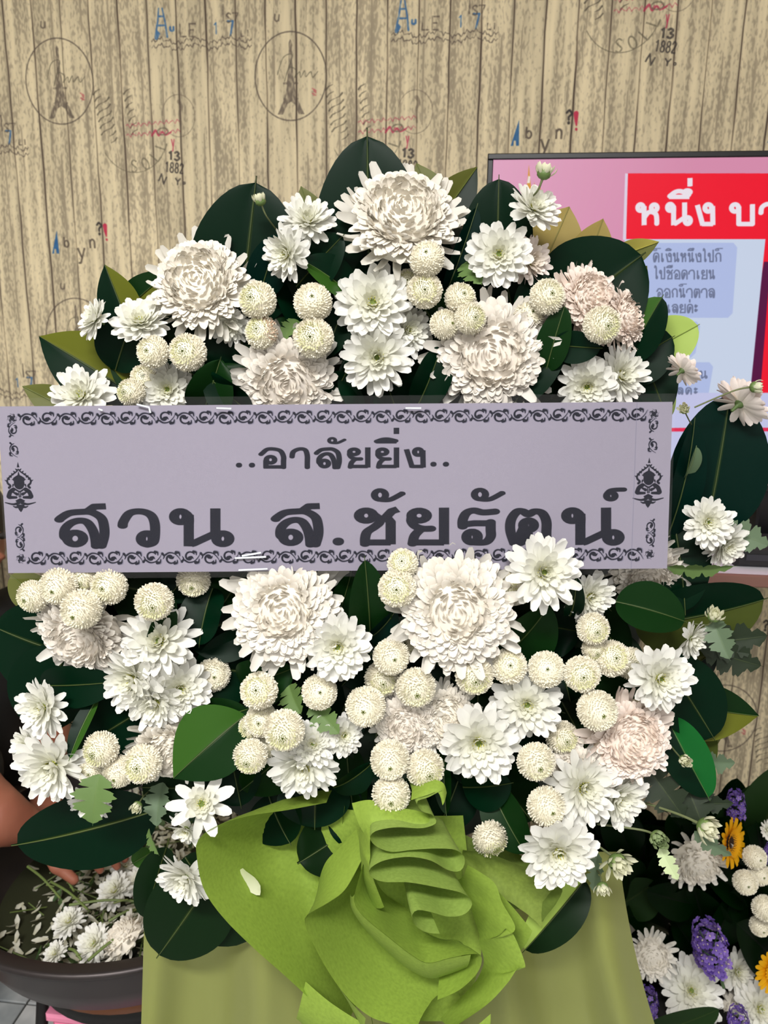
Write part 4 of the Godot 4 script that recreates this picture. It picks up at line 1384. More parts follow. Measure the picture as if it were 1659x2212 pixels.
# ------------------------------------------------------------------ leaves of the wreath
# base and tip (picture place and height), width in pixels, fold, bend, turn about its own axis, colour, colour of a half seen from below, kind
func leaf_list() -> Array:
	return [
		# the crown of big leaves behind the top
		[[800, 680, -0.03], [793, 276, 0.0], 240, 0.12, 0.04, 0.0, "dark", "", ""],
		[[520, 700, -0.03], [554, 380, -0.005], 240, 0.15, 0.03, 0.15, "dark", "", ""],
		[[690, 520, -0.05], [650, 402, -0.04], 74, 0.1, 0.02, 0.0, "olive", "", "sharp"],
		[[960, 520, -0.05], [900, 352, -0.045], 110, 0.1, 0.03, 0.0, "olive", "", "sharp"],
		[[930, 500, -0.04], [1031, 360, -0.035], 96, 0.3, 0.02, 0.3, "olive", "dark", "sharp"],
		[[1075, 600, -0.03], [1078, 377, -0.01], 156, 0.25, 0.05, -0.2, "dark", "", ""],
		[[960, 640, -0.01], [1032, 438, 0.01], 62, 0.5, 0.03, 0.5, "teal", "", ""],
		[[1180, 560, -0.05], [1230, 446, -0.04], 118, 0.1, 0.0, 0.0, "tan", "", "sharp"],
		[[1260, 590, -0.05], [1303, 472, -0.035], 92, 0.1, 0.0, 0.0, "tan", "", "sharp"],
		[[1190, 700, -0.03], [1395, 545, -0.005], 250, 0.12, 0.05, 0.0, "dark", "", ""],
		[[1320, 560, -0.04], [1424, 522, -0.02], 60, 0.3, 0.0, 0.4, "straw", "olive", "sharp"],
		[[1340, 640, -0.04], [1398, 574, -0.02], 70, 0.2, 0.0, 0.0, "olive", "", "sharp"],
		[[1350, 780, -0.02], [1434, 636, 0.0], 104, 0.3, 0.04, -0.4, "mid", "dark", ""],
		[[1400, 760, -0.04], [1512, 700, -0.02], 108, 0.1, 0.03, 0.0, "light", "", ""],
		[[1330, 800, -0.02], [1458, 725, -0.01], 128, 0.2, 0.03, 0.0, "dark", "", ""],
		[[1370, 720, -0.03], [1440, 900, -0.02], 120, 0.15, 0.0, 0.0, "dark", "", ""],
		[[1420, 800, -0.05], [1448, 905, -0.04], 52, 0.1, 0.0, 0.0, "light", "", ""],
		[[1180, 800, 0.01], [1222, 655, 0.03], 76, 0.3, 0.06, -0.3, "green", "", ""],
		[[1195, 745, 0.02], [1302, 752, 0.03], 74, 0.25, 0.05, 0.3, "dark", "", ""],
		[[1110, 870, 0.0], [1226, 720, 0.01], 80, 0.3, 0.06, 0.0, "dark", "", ""],
		[[1180, 700, -0.01], [1140, 590, 0.0], 120, 0.2, 0.04, 0.0, "dark", "", ""],
		[[760, 640, 0.0], [648, 560, 0.03], 96, 0.45, 0.06, 0.5, "mid", "dark", ""],
		[[640, 620, 0.0], [745, 505, 0.02], 110, 0.3, 0.04, 0.0, "dark", "", ""],
		[[560, 640, -0.01], [604, 500, 0.01], 90, 0.3, 0.06, 0.2, "teal", "", ""],
		# left side
		[[300, 860, -0.02], [84, 726, -0.02], 150, 0.25, 0.06, 0.2, "dark", "olive", "sharp"],
		[[285, 720, -0.02], [226, 571, -0.01], 92, 0.35, 0.02, 0.2, "dark", "olive", "sharp"],
		[[260, 680, -0.03], [372, 582, -0.02], 80, 0.2, 0.02, 0.0, "green", "olive", "sharp"],
		[[180, 900, -0.04], [48, 834, -0.03], 76, 0.15, 0.0, 0.0, "olive", "", "sharp"],
		[[250, 800, -0.01], [300, 660, 0.0], 120, 0.3, 0.05, 0.0, "dark", "", ""],
		[[440, 890, 0.0], [478, 770, 0.025], 110, 0.6, 0.06, 0.3, "green", "", "wavy"],
		[[540, 890, 0.0], [438, 800, 0.02], 90, 0.6, 0.06, -0.3, "dark", "", "wavy"],
		[[900, 880, 0.0], [955, 740, 0.01], 90, 0.5, 0.08, 0.3, "dark", "", "wavy"],
		[[760, 620, -0.01], [700, 780, 0.0], 90, 0.3, 0.05, 0.0, "dark", "", ""],
		# right side
		[[1524, 1150, -0.02], [1578, 840, 0.0], 212, 0.1, 0.03, -0.1, "teal", "", ""],
		[[1440, 1160, -0.01], [1500, 900, 0.02], 96, 0.3, 0.05, 0.4, "teal", "", ""],
		[[1370, 1350, -0.02], [1662, 1290, -0.02], 176, 0.25, 0.06, 0.2, "dark", "under", ""],
		[[1330, 1300, 0.02], [1485, 1345, 0.035], 118, 0.5, 0.08, -0.4, "green", "", ""],
		[[1450, 1100, -0.02], [1480, 1330, 0.0], 130, 0.25, 0.06, 0.0, "dark", "", ""],
		[[1420, 1510, -0.03], [1640, 1546, -0.02], 138, 0.35, 0.04, 0.1, "green", "olive", "sharp"],
		[[1500, 1500, -0.04], [1548, 1612, -0.03], 100, 0.2, 0.0, 0.0, "olive", "", "sharp"],
		[[1430, 1420, -0.01], [1545, 1600, -0.005], 150, 0.3, 0.06, 0.0, "dark", "", ""],
		[[1430, 1480, -0.02], [1552, 1400, -0.015], 90, 0.2, 0.03, 0.0, "olive", "dark", ""],
		[[1440, 1550, 0.0], [1534, 1730, 0.02], 104, 0.3, 0.05, 0.2, "vivid", "dark", ""],
		[[1420, 1530, -0.04], [1530, 1680, -0.03], 150, 0.2, 0.02, 0.0, "under", "", ""],
		# left and bottom
		[[360, 1500, -0.02], [180, 1610, -0.02], 170, 0.2, 0.05, 0.0, "dark", "", ""],
		[[340, 1660, -0.03], [150, 1560, -0.03], 160, 0.2, 0.05, 0.2, "deep", "", ""],
		[[470, 1700, -0.02], [300, 1700, -0.02], 150, 0.2, 0.05, 0.2, "deep", "", ""],
		[[170, 1420, -0.04], [-20, 1350, -0.03], 210, 0.15, 0.05, 0.0, "dark", "", ""],
		[[150, 1400, -0.03], [70, 1580, -0.03], 180, 0.2, 0.05, 0.0, "dark", "", ""],
		[[100, 1300, -0.05], [20, 1240, -0.04], 90, 0.2, 0.0, 0.0, "olive", "", ""],
		[[335, 1750, -0.02], [24, 1826, -0.015], 180, 0.12, 0.04, -0.1, "dark", "", "ribbed"],
		[[210, 1510, 0.01], [149, 1645, 0.045], 46, 0.4, 0.05, 0.4, "mid", "dark", ""],
		[[530, 1545, 0.02], [374, 1682, 0.05], 170, 0.35, 0.07, 0.3, "green", "mid", "sharp"],
		[[420, 1560, 0.0], [540, 1530, 0.02], 110, 0.3, 0.05, 0.0, "green", "", "ribbed"],
		[[90, 1480, 0.0], [270, 1470, 0.02], 100, 0.3, 0.06, 0.0, "dark", "", ""],
		[[470, 1880, -0.02], [338, 2070, -0.01], 190, 0.15, 0.05, 0.0, "deep", "", ""],
		[[400, 1850, -0.02], [545, 2040, -0.02], 190, 0.15, 0.04, 0.0, "deep", "", ""],
		[[360, 1830, -0.03], [312, 1990, -0.03], 90, 0.3, 0.03, 0.0, "deep", "", ""],
		[[1262, 1900, 0.0], [1128, 2058, 0.01], 104, 0.35, 0.05, 0.3, "deep", "light", ""],
		[[330, 1840, -0.04], [284, 1866, -0.04], 50, 0.2, 0.0, 0.0, "mid", "", ""],
		# between the flowers
		[[800, 1380, 0.02], [787, 1200, 0.078], 100, 0.4, 0.05, 0.2, "green", "", ""],
		[[790, 1380, 0.02], [858, 1312, 0.05], 62, 0.5, 0.1, 0.5, "teal", "", ""],
		[[730, 1330, 0.0], [760, 1230, 0.03], 70, 0.3, 0.05, 0.3, "green", "", ""],
		[[1080, 1420, 0.0], [1190, 1300, 0.035], 140, 0.35, 0.08, 0.3, "green", "", ""],
		[[1230, 1330, 0.03], [1245, 1240, 0.075], 46, 0.4, 0.1, 0.0, "dark", "", ""],
		[[460, 1270, 0.0], [430, 1400, 0.02], 110, 0.4, 0.06, 0.3, "dark", "", "wavy"],
		[[520, 1480, 0.0], [640, 1440, 0.025], 120, 0.35, 0.08, 0.0, "green", "", "wavy"],
		[[330, 1410, 0.02], [372, 1275, 0.04], 60, 0.35, 0.05, 0.5, "green", "", ""],
		[[960, 1640, 0.02], [965, 1765, 0.05], 44, 0.5, 0.06, 0.4, "green", "", ""],
		[[1060, 1700, 0.0], [1140, 1850, 0.03], 100, 0.3, 0.08, 0.2, "green", "", ""],
		[[720, 1700, 0.0], [812, 1640, 0.03], 70, 0.5, 0.08, 0.3, "dark", "", "wavy"],
		[[1000, 1700, 0.0], [1110, 1690, 0.02], 110, 0.2, 0.06, 0.0, "dark", "", ""],
		# lobed leaves of the flowers' own stems
		[[625, 1480, 0.03], [652, 1545, 0.05], 74, 0.3, 0.05, 0.3, "lobed", "", "lobed"],
		[[672, 1520, 0.03], [736, 1588, 0.05], 66, 0.3, 0.05, -0.2, "lobed", "", "lobed"],
		[[214, 1672, 0.05], [200, 1784, 0.06], 100, 0.25, 0.06, 0.0, "lobed", "", "lobed"],
		[[352, 1690, 0.0], [338, 1790, 0.02], 74, 0.3, 0.04, 0.4, "grey", "", "lobed"],
		[[322, 1790, 0.0], [344, 1848, 0.02], 44, 0.3, 0.04, 0.6, "lobed", "", "lobed"],
		[[1000, 570, 0.0], [1042, 616, 0.02], 60, 0.3, 0.04, 0.0, "lobed", "", "lobed"],
		[[1540, 1338, 0.035], [1578, 1428, 0.05], 66, 0.3, 0.05, 0.5, "grey", "", "lobed"],
		[[1500, 1390, 0.0], [1665, 1372, 0.01], 90, 0.2, 0.04, 0.0, "shade", "", "lobed"],
		[[1520, 1400, 0.0], [1650, 1440, 0.01], 84, 0.2, 0.04, 0.2, "shade", "", "lobed"],
		[[1500, 1640, -0.01], [1592, 1648, 0.0], 60, 0.25, 0.04, 0.2, "grey", "", "lobed"],
		[[1440, 1225, 0.02], [1592, 1222, 0.03], 48, 0.3, 0.05, 0.7, "lobed", "", "lobed"],
		[[1560, 1140, 0.0], [1665, 1180, 0.01], 72, 0.2, 0.04, 0.0, "grey", "", "lobed"],
		[[1480, 1030, 0.01], [1504, 962, 0.03], 44, 0.4, 0.05, 0.6, "grey", "", ""],
		[[1400, 1660, 0.0], [1480, 1770, 0.02], 96, 0.25, 0.05, 0.0, "shade", "", "lobed"],
		[[1480, 1690, 0.0], [1520, 1790, 0.02], 90, 0.25, 0.05, 0.0, "shade", "", "lobed"],
		[[1470, 1730, 0.0], [1590, 1735, 0.01], 50, 0.25, 0.05, 0.0, "shade", "", "lobed"],
		[[1426, 1830, 0.05], [1466, 1904, 0.06], 40, 0.3, 0.05, 0.2, "pale", "", "lobed"],
		[[1500, 1795, 0.05], [1584, 1850, 0.05], 46, 0.3, 0.05, 0.4, "grey", "", "lobed"],
		[[1290, 1840, 0.02], [1282, 1930, 0.03], 40, 0.4, 0.05, 0.5, "grey", "", "lobed"],
		[[640, 690, 0.0], [610, 740, 0.02], 44, 0.3, 0.05, 0.2, "lobed", "", "lobed"],
	]


func leaf_colour(key: String) -> Color:
	match key:
		"dark": return lin(12, 29, 15)
		"deep": return lin(15, 34, 15)
		"teal": return lin(12, 33, 24)
		"green": return lin(16, 46, 20)
		"mid": return lin(50, 88, 30)
		"vivid": return lin(24, 92, 42)
		"olive": return lin(90, 96, 32)
		"under": return lin(66, 74, 30)
		"light": return lin(160, 186, 88)
		"straw": return lin(186, 178, 84)
		"tan": return lin(150, 132, 66)
		"lobed": return lin(92, 120, 62)
		"grey": return lin(92, 112, 86)
		"pale": return lin(190, 206, 158)
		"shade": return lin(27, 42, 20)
	return lin(22, 48, 30)


func put_leaf(parent: Node3D, q: Array) -> void:
	var base := wp(q[0][0], q[0][1], q[0][2])
	var tip := wp(q[1][0], q[1][1], q[1][2])
	var wide := metres((base + tip) / 2.0, q[2])
	var ax := (tip - base).normalized()
	var face := wreath_n.rotated(ax, q[5])
	var kind: String = q[8]
	var col := leaf_colour(q[6])
	var under := leaf_colour(q[7]) if q[7] else Color(0, 0, 0, 0)
	var rib := col.lerp(lin(96, 112, 50), 0.7 if kind == "ribbed" else 0.4)
	var lobed := kind == "lobed"
	var m := leaf_mesh(base - parent.position, tip - parent.position, wide, face, q[3], q[4], col, rib, under, 4 if lobed else 0, 0.012 if kind == "sharp" else 0.05, 0.86 if kind == "sharp" else (0.5 if not lobed else 0.7), 0.05 if kind == "wavy" else 0.008)
	var o := obj("lobed_leaf" if lobed else "leaf", m, mat("leaf_soft" if lobed or q[6] in ["olive", "light", "tan", "straw", "pale"] else "leaf"), parent)
	if not lobed:
		var mb := MB.new()
		var pts := []
		var rad := []
		for i in range(1, spine.size() - 1, 2):
			pts.append(spine[i] + wreath_n * 0.0002)
			rad.append(metres(base, 1.5) * (1.0 - 0.7 * i / spine.size()) + 0.00015)
		mb.tube(pts, rad, 5, rib)
		obj("midrib", mb.commit(), mat("stem"), o)
	if q[6] in ["tan", "straw", "olive", "light", "pale"]:
		o.set_meta("label", {"tan": "tan dried folded leaf tip", "straw": "straw yellow folded leaf tip", "olive": "olive underside of a leaf", "light": "light yellow green leaf tip", "pale": "pale grey green leaf"}[q[6]])


# ------------------------------------------------------------------ a body as one skin: tapered bones joined by a smooth minimum, meshed with surface nets
func skin(mb: MB, bones: Array, cell: float, blend: float, col: Color) -> void:
	var lo := Vector3.ONE * 1e9
	var hi := Vector3.ONE * -1e9
	for b in bones:
		var r := maxf(b[2], b[3]) + cell * 3.0
		for p in [b[0], b[1]]:
			lo = lo.min(p - Vector3.ONE * r)
			hi = hi.max(p + Vector3.ONE * r)
	var n := Vector3i(((hi - lo) / cell).ceil()) + Vector3i.ONE
	var field := PackedFloat32Array()
	field.resize(n.x * n.y * n.z)
	field.fill(1.0)
	for b in bones:
		var a: Vector3 = b[0]
		var d: Vector3 = b[1] - a
		var l2 := maxf(d.length_squared(), 1e-9)
		var r := maxf(b[2], b[3]) + blend + cell * 2.0
		var flat: Vector3 = b[4] if b.size() > 4 else Vector3.ONE
		var i0 := Vector3i(((a.min(b[1]) - Vector3.ONE * r - lo) / cell).floor()).max(Vector3i.ZERO)
		var i1 := Vector3i(((a.max(b[1]) + Vector3.ONE * r - lo) / cell).ceil()).min(n - Vector3i.ONE)
		for z in range(i0.z, i1.z + 1):
			for y in range(i0.y, i1.y + 1):
				for x in range(i0.x, i1.x + 1):
					var e := lo + Vector3(x, y, z) * cell - a
					var k := clampf(e.dot(d) / l2, 0.0, 1.0)
					var dist := ((e - d * k) * flat).length() - lerpf(b[2], b[3], k)
					var i := (z * n.y + y) * n.x + x
					var f := field[i]
					var h := clampf(0.5 + 0.5 * (f - dist) / blend, 0.0, 1.0)
					field[i] = lerpf(f, dist, h) - blend * h * (1.0 - h)
	var at := {}
	var corner := [0, 1, n.x, n.x + 1, n.x * n.y, n.x * n.y + 1, n.x * n.y + n.x, n.x * n.y + n.x + 1]
	var offs := [Vector3(0, 0, 0), Vector3(1, 0, 0), Vector3(0, 1, 0), Vector3(1, 1, 0), Vector3(0, 0, 1), Vector3(1, 0, 1), Vector3(0, 1, 1), Vector3(1, 1, 1)]
	var edges := [[0, 1], [2, 3], [4, 5], [6, 7], [0, 2], [1, 3], [4, 6], [5, 7], [0, 4], [1, 5], [2, 6], [3, 7]]
	for z in n.z - 1:
		for y in n.y - 1:
			for x in n.x - 1:
				var i := (z * n.y + y) * n.x + x
				var inside := 0
				for q in corner:
					if field[i + q] < 0.0:
						inside += 1
				if inside == 0 or inside == 8:
					continue
				var sum := Vector3.ZERO
				var cnt := 0
				for e in edges:
					var fa := field[i + corner[e[0]]]
					var fb := field[i + corner[e[1]]]
					if (fa < 0.0) != (fb < 0.0):
						sum += offs[e[0]].lerp(offs[e[1]], fa / (fa - fb))
						cnt += 1
				at[i] = mb.add(lo + (Vector3(x, y, z) + sum / cnt) * cell, col)
	var step := [1, n.x, n.x * n.y]
	for i in at:
		for ax in 3:
			var u: int = step[(ax + 1) % 3]
			var w: int = step[(ax + 2) % 3]
			var fa := field[i]
			var fb := field[i + step[ax]]
			if (fa < 0.0) == (fb < 0.0) or not (at.has(i - u) and at.has(i - w) and at.has(i - u - w)):
				continue
			var q := [at[i - u - w], at[i - w], at[i], at[i - u]]
			if fa < 0.0:
				q.reverse()
			mb.tri(q[0], q[1], q[2])
			mb.tri(q[0], q[2], q[3])


func _ready() -> void:
	rng.seed = 1
	# ---------------- camera, sky, lights, exposure
	cam_xf = Transform3D(Basis(Vector3.UP, deg_to_rad(6.0)) * Basis(Vector3.RIGHT, deg_to_rad(-12.6)) * Basis(Vector3(0, 0, 1), deg_to_rad(0.77)), Vector3(0, 1.3, 0))
	var cam := Camera3D.new()
	cam.name = "camera"
	cam.transform = cam_xf
	cam.near = 0.02
	cam.far = 30.0
	var lens := CameraAttributesPhysical.new()
	lens.frustum_focal_length = 12.0 * FPX / (IH / 2.0)
	lens.exposure_aperture = 5.0
	lens.frustum_focus_distance = 0.86
	cam.attributes = lens
	add_child(cam)
	cam.fov = rad_to_deg(2.0 * atan(IH / 2.0 / FPX))
	cam.current = true
	var env := Environment.new()
	env.background_mode = Environment.BG_COLOR
	env.background_color = Color(0.02, 0.02, 0.025)
	env.tonemap_mode = Environment.TONE_MAPPER_LINEAR
	env.tonemap_exposure = 1.24
	env.sdfgi_enabled = true
	env.ssao_enabled = true
	env.ssil_enabled = true
	var we := WorldEnvironment.new()
	we.name = "environment"
	we.environment = env
	add_child(we)
	for q in [[Vector3(-0.4, 2.62, 0.85), 7.0, Color(1.0, 0.99, 0.975)], [Vector3(0.5, 2.62, 2.0), 2.6, Color(0.98, 0.985, 1.0)]]:  # the second lamp is unseen, added so the petals come out whiter
		ceiling_lamp(q[0], q[1], q[2])

	var eye := cam_xf.origin
	wreath_c = eye + cam_xf.basis * Vector3(0, 0, -0.86)
	var lean := deg_to_rad(7.0)
	var yaw := deg_to_rad(4.7)
	wreath_n = Vector3(sin(yaw) * cos(lean), sin(lean), cos(yaw) * cos(lean))
	wreath_r = Vector3(cos(yaw), 0, -sin(yaw))
	wreath_u = wreath_n.cross(wreath_r)

	# ---------------- materials
	mat("petal", Color(0.97, 0.97, 0.96), 0.6, {"backlight_enabled": true, "backlight": Color(0.7, 0.7, 0.68)})
	mat("petal_cream", Color(0.97, 0.97, 0.95), 0.6, {"backlight_enabled": true, "backlight": Color(0.8, 0.8, 0.76)})
	mat("petal_dense", Color(0.945, 0.935, 0.915), 0.65, {"backlight_enabled": true, "backlight": Color(0.3, 0.3, 0.28)})
	mat("petal_pink_lit", Color(0.985, 0.945, 0.93), 0.62, {"backlight_enabled": true, "backlight": Color(0.4, 0.38, 0.37)})  # white petals with the television's pink light put into their colour
	mat("eye", Color.WHITE, 0.7)
	mat("stem", Color.WHITE, 0.55)
	mat("leaf", Color.WHITE, 0.42, {"metallic_specular": 0.22})
	mat("leaf_soft", Color.WHITE, 0.6, {"backlight_enabled": true, "backlight": Color(0.3, 0.3, 0.12)})
	mat("plain", Color.WHITE, 0.7)
	mat("black_gloss", Color8(14, 14, 16), 0.3)

	# ---------------- the room
	room()
	television()
	shelf()

	# ---------------- the wreath
	wreath()
	banner()
	fabric()
	flowers()
	basin()
	person()
	second_bouquet()


func ceiling_lamp(at: Vector3, power: float, col: Color) -> void:
	var o := thing("ceiling_lamp", "white flat ceiling lamp over the wreath" if power > 5.0 else "added unseen flat ceiling lamp farther back in the room", "lamp", at)
	var fr := MB.new()
	fr.box(Vector3(-0.64, 0.0, -0.19), Vector3(0.64, 0.08, 0.19), lin(230, 230, 228))
	obj("lamp_frame", fr.commit(), mat("plain"), o)
	var pan := MB.new()
	pan.quad(Vector3(-0.6, -0.004, 0.15), Vector3(-0.6, -0.004, -0.15), Vector3(0.6, -0.004, -0.15), Vector3(0.6, -0.004, 0.15))
	obj("lamp_diffuser", pan.commit(), mat("lamp_glow", Color.WHITE, 0.5, {"emission_enabled": true, "emission": col, "emission_energy_multiplier": 2.0}), o)
	var l := AreaLight3D.new()
	l.name = "lamp_light"
	l.area_size = Vector2(1.2, 0.3)
	l.light_energy = power
	l.light_color = col
	l.shadow_enabled = true
	l.set("area_range", 8.0)
	l.rotation_degrees = Vector3(-90, 0, 0)
	l.position = Vector3(0, -0.012, 0)
	o.add_child(l)


func room() -> void:
	var x0 := -2.6
	var x1 := 2.2
	var z1 := 2.6
	var top := 2.7
	var wall_col := lin(206, 204, 200)
	# the papered wall: boards as shallow pieces over a dark backing
	var bk := MB.new()
	bk.box(Vector3(x0 - 0.1, -0.1, WALL_Z - 0.16), Vector3(x1 + 0.1, top + 0.1, WALL_Z - 0.004), lin(96, 82, 68))
	var back := struct("wall_back", bk.commit(), mat("plain"))
	var paper := mat("wallpaper", Color.WHITE, 0.72, {"albedo_texture": paper_print(), "vertex_color_use_as_albedo": false})
	for b in range(int(floor((x0 - SEAM) / BOARD)), int(ceil((x1 - SEAM) / BOARD))):
		var lo := SEAM + b * BOARD
		var hi := lo + BOARD
		var mb := MB.new()
		mb.slab(Vector3(lo + 0.0001, 0.0, WALL_Z - 0.003), Vector3(hi - 0.0001, top, WALL_Z), 0.0006)
		for i in mb.v.size():
			mb.t[i] = Vector2((mb.v[i].x - PAPER_X) / PAPER, 1.0 - (mb.v[i].y - PAPER_Y) / PAPER)
		obj("plank", mb.commit(), paper, back)
	for q in [["wall_left", Vector3(x0 - 0.1, 0, WALL_Z), Vector3(x0, top, z1)], ["wall_right", Vector3(x1, 0, WALL_Z), Vector3(x1 + 0.1, top, z1)], ["wall_front", Vector3(x0 - 0.1, 0, z1), Vector3(x1 + 0.1, top, z1 + 0.1)]]:
		var mb := MB.new()
		mb.box(q[1], q[2], wall_col)
		struct(q[0], mb.commit(), mat("plain"))
	var ce := MB.new()
	ce.box(Vector3(x0 - 0.1, top, WALL_Z - 0.1), Vector3(x1 + 0.1, top + 0.1, z1 + 0.1), lin(225, 222, 214))
	struct("ceiling", ce.commit(), mat("plain"))
	# floor of large grey tiles with recessed joints
	var fl := MB.new()
	fl.box(Vector3(x0 - 0.1, -0.12, WALL_Z - 0.1), Vector3(x1 + 0.1, -0.004, z1 + 0.1), lin(58, 56, 54))
	var floor_o := struct("floor", fl.commit(), mat("plain"))
	var n := FastNoiseLite.new()
	n.frequency = 0.012
	n.fractal_octaves = 4
	var im := n.get_image(512, 512)
	im.convert(Image.FORMAT_RGB8)
	for y in 512:
		for x in 512:
			var v := im.get_pixel(x, y).r
			im.set_pixel(x, y, Color8(132, 138, 140).lerp(Color8(206, 206, 204), clampf(v * 1.3 - 0.1, 0, 1)))
	var tile_m := mat("tile", Color.WHITE, 0.3, {"albedo_texture": ImageTexture.create_from_image(im), "vertex_color_use_as_albedo": false})
	var s := 0.4
	for i in range(-7, 6):
		for j in range(-5, 7):
			var lo := Vector3(-0.83 + i * s + 0.002, -0.01, -1.2 + j * s + 0.002)
			var hi := lo + Vector3(s - 0.004, 0.01, s - 0.004)
			lo = Vector3(maxf(lo.x, x0), lo.y, maxf(lo.z, WALL_Z))
			hi = Vector3(minf(hi.x, x1), 0.0, minf(hi.z, z1))
			if hi.x - lo.x < 0.02 or hi.z - lo.z < 0.02:
				continue
			var mb := MB.new()
			mb.slab(Vector3(lo.x, -hi.z, -0.008), Vector3(hi.x, -lo.z, 0.0), 0.0015)
			mb.move(Transform3D(Basis(Vector3(1, 0, 0), Vector3(0, 0, -1), Vector3(0, 1, 0)), Vector3.ZERO))
			for k in mb.v.size():
				mb.t[k] = Vector2(mb.v[k].x * 1.1 + i * 0.37, mb.v[k].z * 1.1 + j * 0.21)
			obj("tile", mb.commit(), tile_m, floor_o)


func television() -> void:
	var x0 := 0.020
	var y1 := 1.607
	var y0 := 1.047
	var x1 := 0.020 + 0.985
	var o := thing("television", "large flat television on the shelf showing a pink picture with a red headline box", "television", Vector3((x0 + x1) / 2, y0, TV_Z - 0.03))
	var c := -o.position
	var b := 0.0095
	var fr := MB.new()
	for q in [[x0, y1 - b, x1, y1], [x0, y0, x1, y0 + 0.012], [x0, y0 + 0.012, x0 + b, y1 - b], [x1 - b, y0 + 0.012, x1, y1 - b]]:
		fr.slab(Vector3(q[0], q[1], TV_Z - 0.02) + c, Vector3(q[2], q[3], TV_Z + 0.004) + c, 0.0015)
	obj("bezel", fr.commit(), mat("black_gloss"), o)
	var bd := MB.new()
	bd.box(Vector3(x0 + 0.01, y0 + 0.02, TV_Z - 0.06) + c, Vector3(x1 - 0.01, y1 - 0.02, TV_Z - 0.004) + c)
	obj("housing", bd.commit(), mat("black_plastic", Color8(20, 20, 22), 0.6), o)
	var sx0 := x0 + b
	var sx1 := x1 - b
	var sy0 := y0 + 0.012
	var sy1 := y1 - b
	var sc := MB.new()
	sc.quad(Vector3(sx0, sy1, TV_Z) + c, Vector3(sx1, sy1, TV_Z) + c, Vector3(sx1, sy0, TV_Z) + c, Vector3(sx0, sy0, TV_Z) + c)
	var tex := screen_print(sx0, sy1, sx1 - sx0, sy1 - sy0)
	obj("screen", sc.commit(), mat("screen", Color8(8, 8, 8), 0.3, {"metallic_specular": 0.25, "emission_enabled": true, "emission": Color.BLACK, "emission_texture": tex, "emission_energy_multiplier": 0.68, "vertex_color_use_as_albedo": false}), o)
	var l := AreaLight3D.new()
	l.name = "screen_light"
	l.area_size = Vector2(sx1 - sx0, sy1 - sy0)
	l.light_energy = 0.06
	l.light_color = Color(1.0, 0.72, 0.82)
	l.shadow_enabled = true
	l.position = Vector3((sx0 + sx1) / 2, (sy0 + sy1) / 2, TV_Z + 0.012) + c
	l.rotation_degrees = Vector3(0, 180, 0)
	o.add_child(l)
	for x in [0.16, 0.845]:
		var ft := MB.new()
		ft.slab(Vector3(x - 0.028, 0.9465, TV_Z - 0.05) + c, Vector3(x + 0.028, y0 + 0.002, TV_Z - 0.01) + c, 0.004)
		ft.slab(Vector3(x - 0.034, 0.9465, TV_Z - 0.13) + c, Vector3(x + 0.034, 0.958, TV_Z + 0.09) + c, 0.003)
		obj("foot", ft.commit(), mat("black_gloss"), o)
	var ft2 := MB.new()
	ft2.slab(Vector3(0.525, 0.9465, TV_Z - 0.05) + c, Vector3(0.62, y0 + 0.002, TV_Z - 0.01) + c, 0.004)
	obj("stand", ft2.commit(), mat("black_gloss"), o)


func shelf() -> void:
	var o := thing("wall_shelf", "white topped wall shelf with a brown front edge under the television", "shelf", Vector3(0.85, 0.927, -1.42))
	var c := -o.position
	var t := MB.new()
	t.box(Vector3(0.16, 0.93, WALL_Z + 0.002) + c, Vector3(1.6, 0.946, -1.224) + c, lin(226, 224, 232))
	obj("top_panel", t.commit(), mat("white_top", Color.WHITE, 0.35), o)
	var e := MB.new()
	e.slab(Vector3(0.155, 0.926, -1.224) + c, Vector3(1.605, 0.9455, -1.216) + c, 0.002, lin(132, 92, 82))
	obj("front_edge", e.commit(), mat("plain"), o)
	for x in [0.3, 0.9, 1.5]:
		var b := MB.new()
		b.slab(Vector3(x - 0.012, 0.72, WALL_Z + 0.002) + c, Vector3(x + 0.012, 0.93, WALL_Z + 0.012) + c, 0.002, lin(70, 66, 64))
		b.box(Vector3(x - 0.01, 0.918, WALL_Z + 0.002) + c, Vector3(x + 0.01, 0.93, -1.3) + c, lin(70, 66, 64))
		obj("bracket", b.commit(), mat("plain"), o)
	var box := thing("media_box", "small black box lying on the white shelf under the television", "media box", Vector3(0.56, 0.9465, -1.31))
	var k := MB.new()
	k.slab(Vector3(-0.115, 0.0, -0.05), Vector3(0.115, 0.034, 0.05), 0.005)
	obj("case", k.commit(), mat("black_plastic"), box)
	var kl := MB.new()
	kl.box(Vector3(-0.1, 0.012, 0.05), Vector3(0.06, 0.022, 0.0515), lin(46, 46, 52))
	obj("front_strip", kl.commit(), mat("plain"), box)


